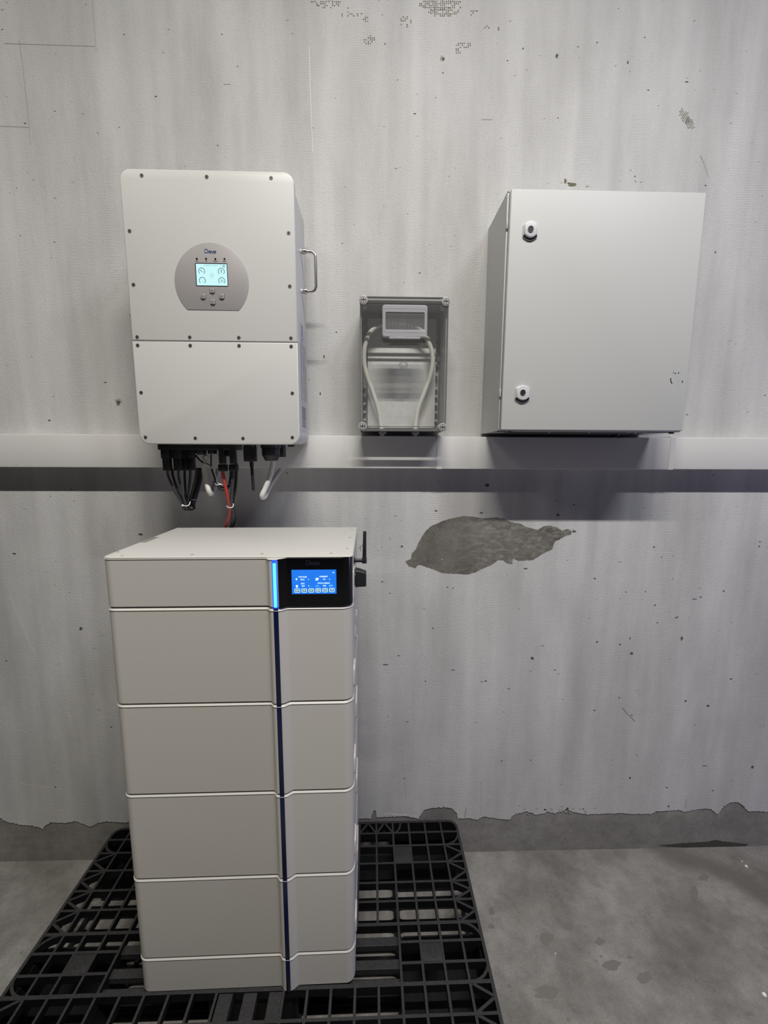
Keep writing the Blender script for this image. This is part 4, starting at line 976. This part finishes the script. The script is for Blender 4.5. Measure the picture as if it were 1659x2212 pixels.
# wide slats in the middle band and centre
for y in (.379, .434, .478):
    for a, b in ((XS[3], .52), (.76, PW-XS[3])): bm = nb(); box(bm, a, b, -y-.011, -y+.011, .118, .136, .001); obj('cross_slat', bm, M_pallet, pal, local=True, smooth=0)
for u0_, u1_ in ((470, 500), (524, 553), (579, 607)):
    a = atz(u0_, 2160, .148); b = atz(u1_, 2160, .148); Rp = Matrix.Rotation(-PA, 3, 'Z'); a = Rp @ (a-PO); b = Rp @ (b-PO)
    for ya, yb in ((-PD+.045, -.492), (-.346, -.045)): bm = nb(); box(bm, a.x, b.x, ya, yb, .12, .1475, .001); obj('centre_slat', bm, M_pallet, pal, local=True, smooth=0)
# solid square pads with a raised ring
for x_, y_ in ((XS[2]+.0305, .1275), (PW-XS[2]-.0305, .1275), (XS[2]-.0305, .418), (PW-XS[2]+.0305, .418), (XS[2]+.0305, .7075), (PW-XS[2]-.0305, .7075)):
    bm = nb(); box(bm, x_-.031, x_+.031, -y_-.030 if y_ != .418 else -y_-.024, -y_+.030 if y_ != .418 else -y_+.024, .120, PH-.001, .001)
    tube(bm, [(x_+.013*math.cos(t*math.pi/12), -y_+.013*math.sin(t*math.pi/12), PH-.001) for t in range(25)], .0012, 6, 1)
    cyl(bm, (x_, -y_, PH-.0012), (0, 0, 1), .005, .0016, 16, .004); obj('solid_pad', bm, M_pallet, pal, local=True)
# feet: closed wells standing on the floor
def foot(x0, x1, y0, y1):
    bm = nb(); t = .004
    o_ = rrect(x0, x1, -y1, -y0, .02, 5); i_ = inset(o_, t)
    loft(bm, [[(x, y, 0) for x, y in o_], [(x, y, .115) for x, y in o_], [(x, y, .115) for x, y in i_], [(x, y, .012) for x, y in i_]], caps=True)
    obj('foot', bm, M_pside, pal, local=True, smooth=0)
for x0, x1 in ((.004, .2425), (.52, .76), (PW-.2425, PW-.004)):
    for y0, y1 in ((.004, .132), (.352, .484 if x0 == .52 else .60), (.64 if x0 != .52 else .703, PD-.004)): foot(x0, x1, y0, y1)
# runners: bottom boards with slots
BARS = ((.012, .124), (.161, .192), (.232, .259), (.285, .314), (.345, .372), (.412, .440), (.478, .505), (.511, .531), (.537, .568), (.574, .63), (.668, .70), (.72, PD-.004))
def runner(x0, x1, lo=0, hi=1):
    bm = nb(); B = [q_ for q_ in BARS if q_[0] > lo and q_[1] < hi]
    for y0, y1 in B: box(bm, x0-.004, x1+.004, -y1, -y0, .002, .016, .0008)
    for x in (x0, x1): box(bm, x-.006, x+.006, -max(q_[1] for q_ in B), -min(q_[0] for q_ in B), .003, .015)
    for x in (x0, x1):
        k = 1 if x == x0 else -1
        for (a0, a1), (b0, b1) in zip(B, B[1:]):
            for s, yy in ((1, -a1), (-1, -b0)):       # rounded slot ends
                P = [(x, yy)]+[(x+k*(.022-.022*math.sin(math.pi/2*q_/5)), yy-s*(.014-.014*math.cos(math.pi/2*q_/5))) for q_ in range(6)]
                loft(bm, [[(px_, py_, z) for px_, py_ in P] for z in (.0025, .0155)])
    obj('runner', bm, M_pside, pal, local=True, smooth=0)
runner(.2425, .52); runner(.76, PW-.2425)
for a_, b_ in ((.01, .2345), (PW-.2345, PW-.01)): runner(a_, b_, .13, .35)
bm = nb(); ribz = .075
for x0, x1 in ((.2425, .52), (.76, PW-.2425)):
    box(bm, x0, x1, -.008, -.004, 0.10, .12); box(bm, x0, x1, -.008, -.004, .0, .018)
obj('rear_rail', bm, M_pallet, pal, local=True, smooth=0)
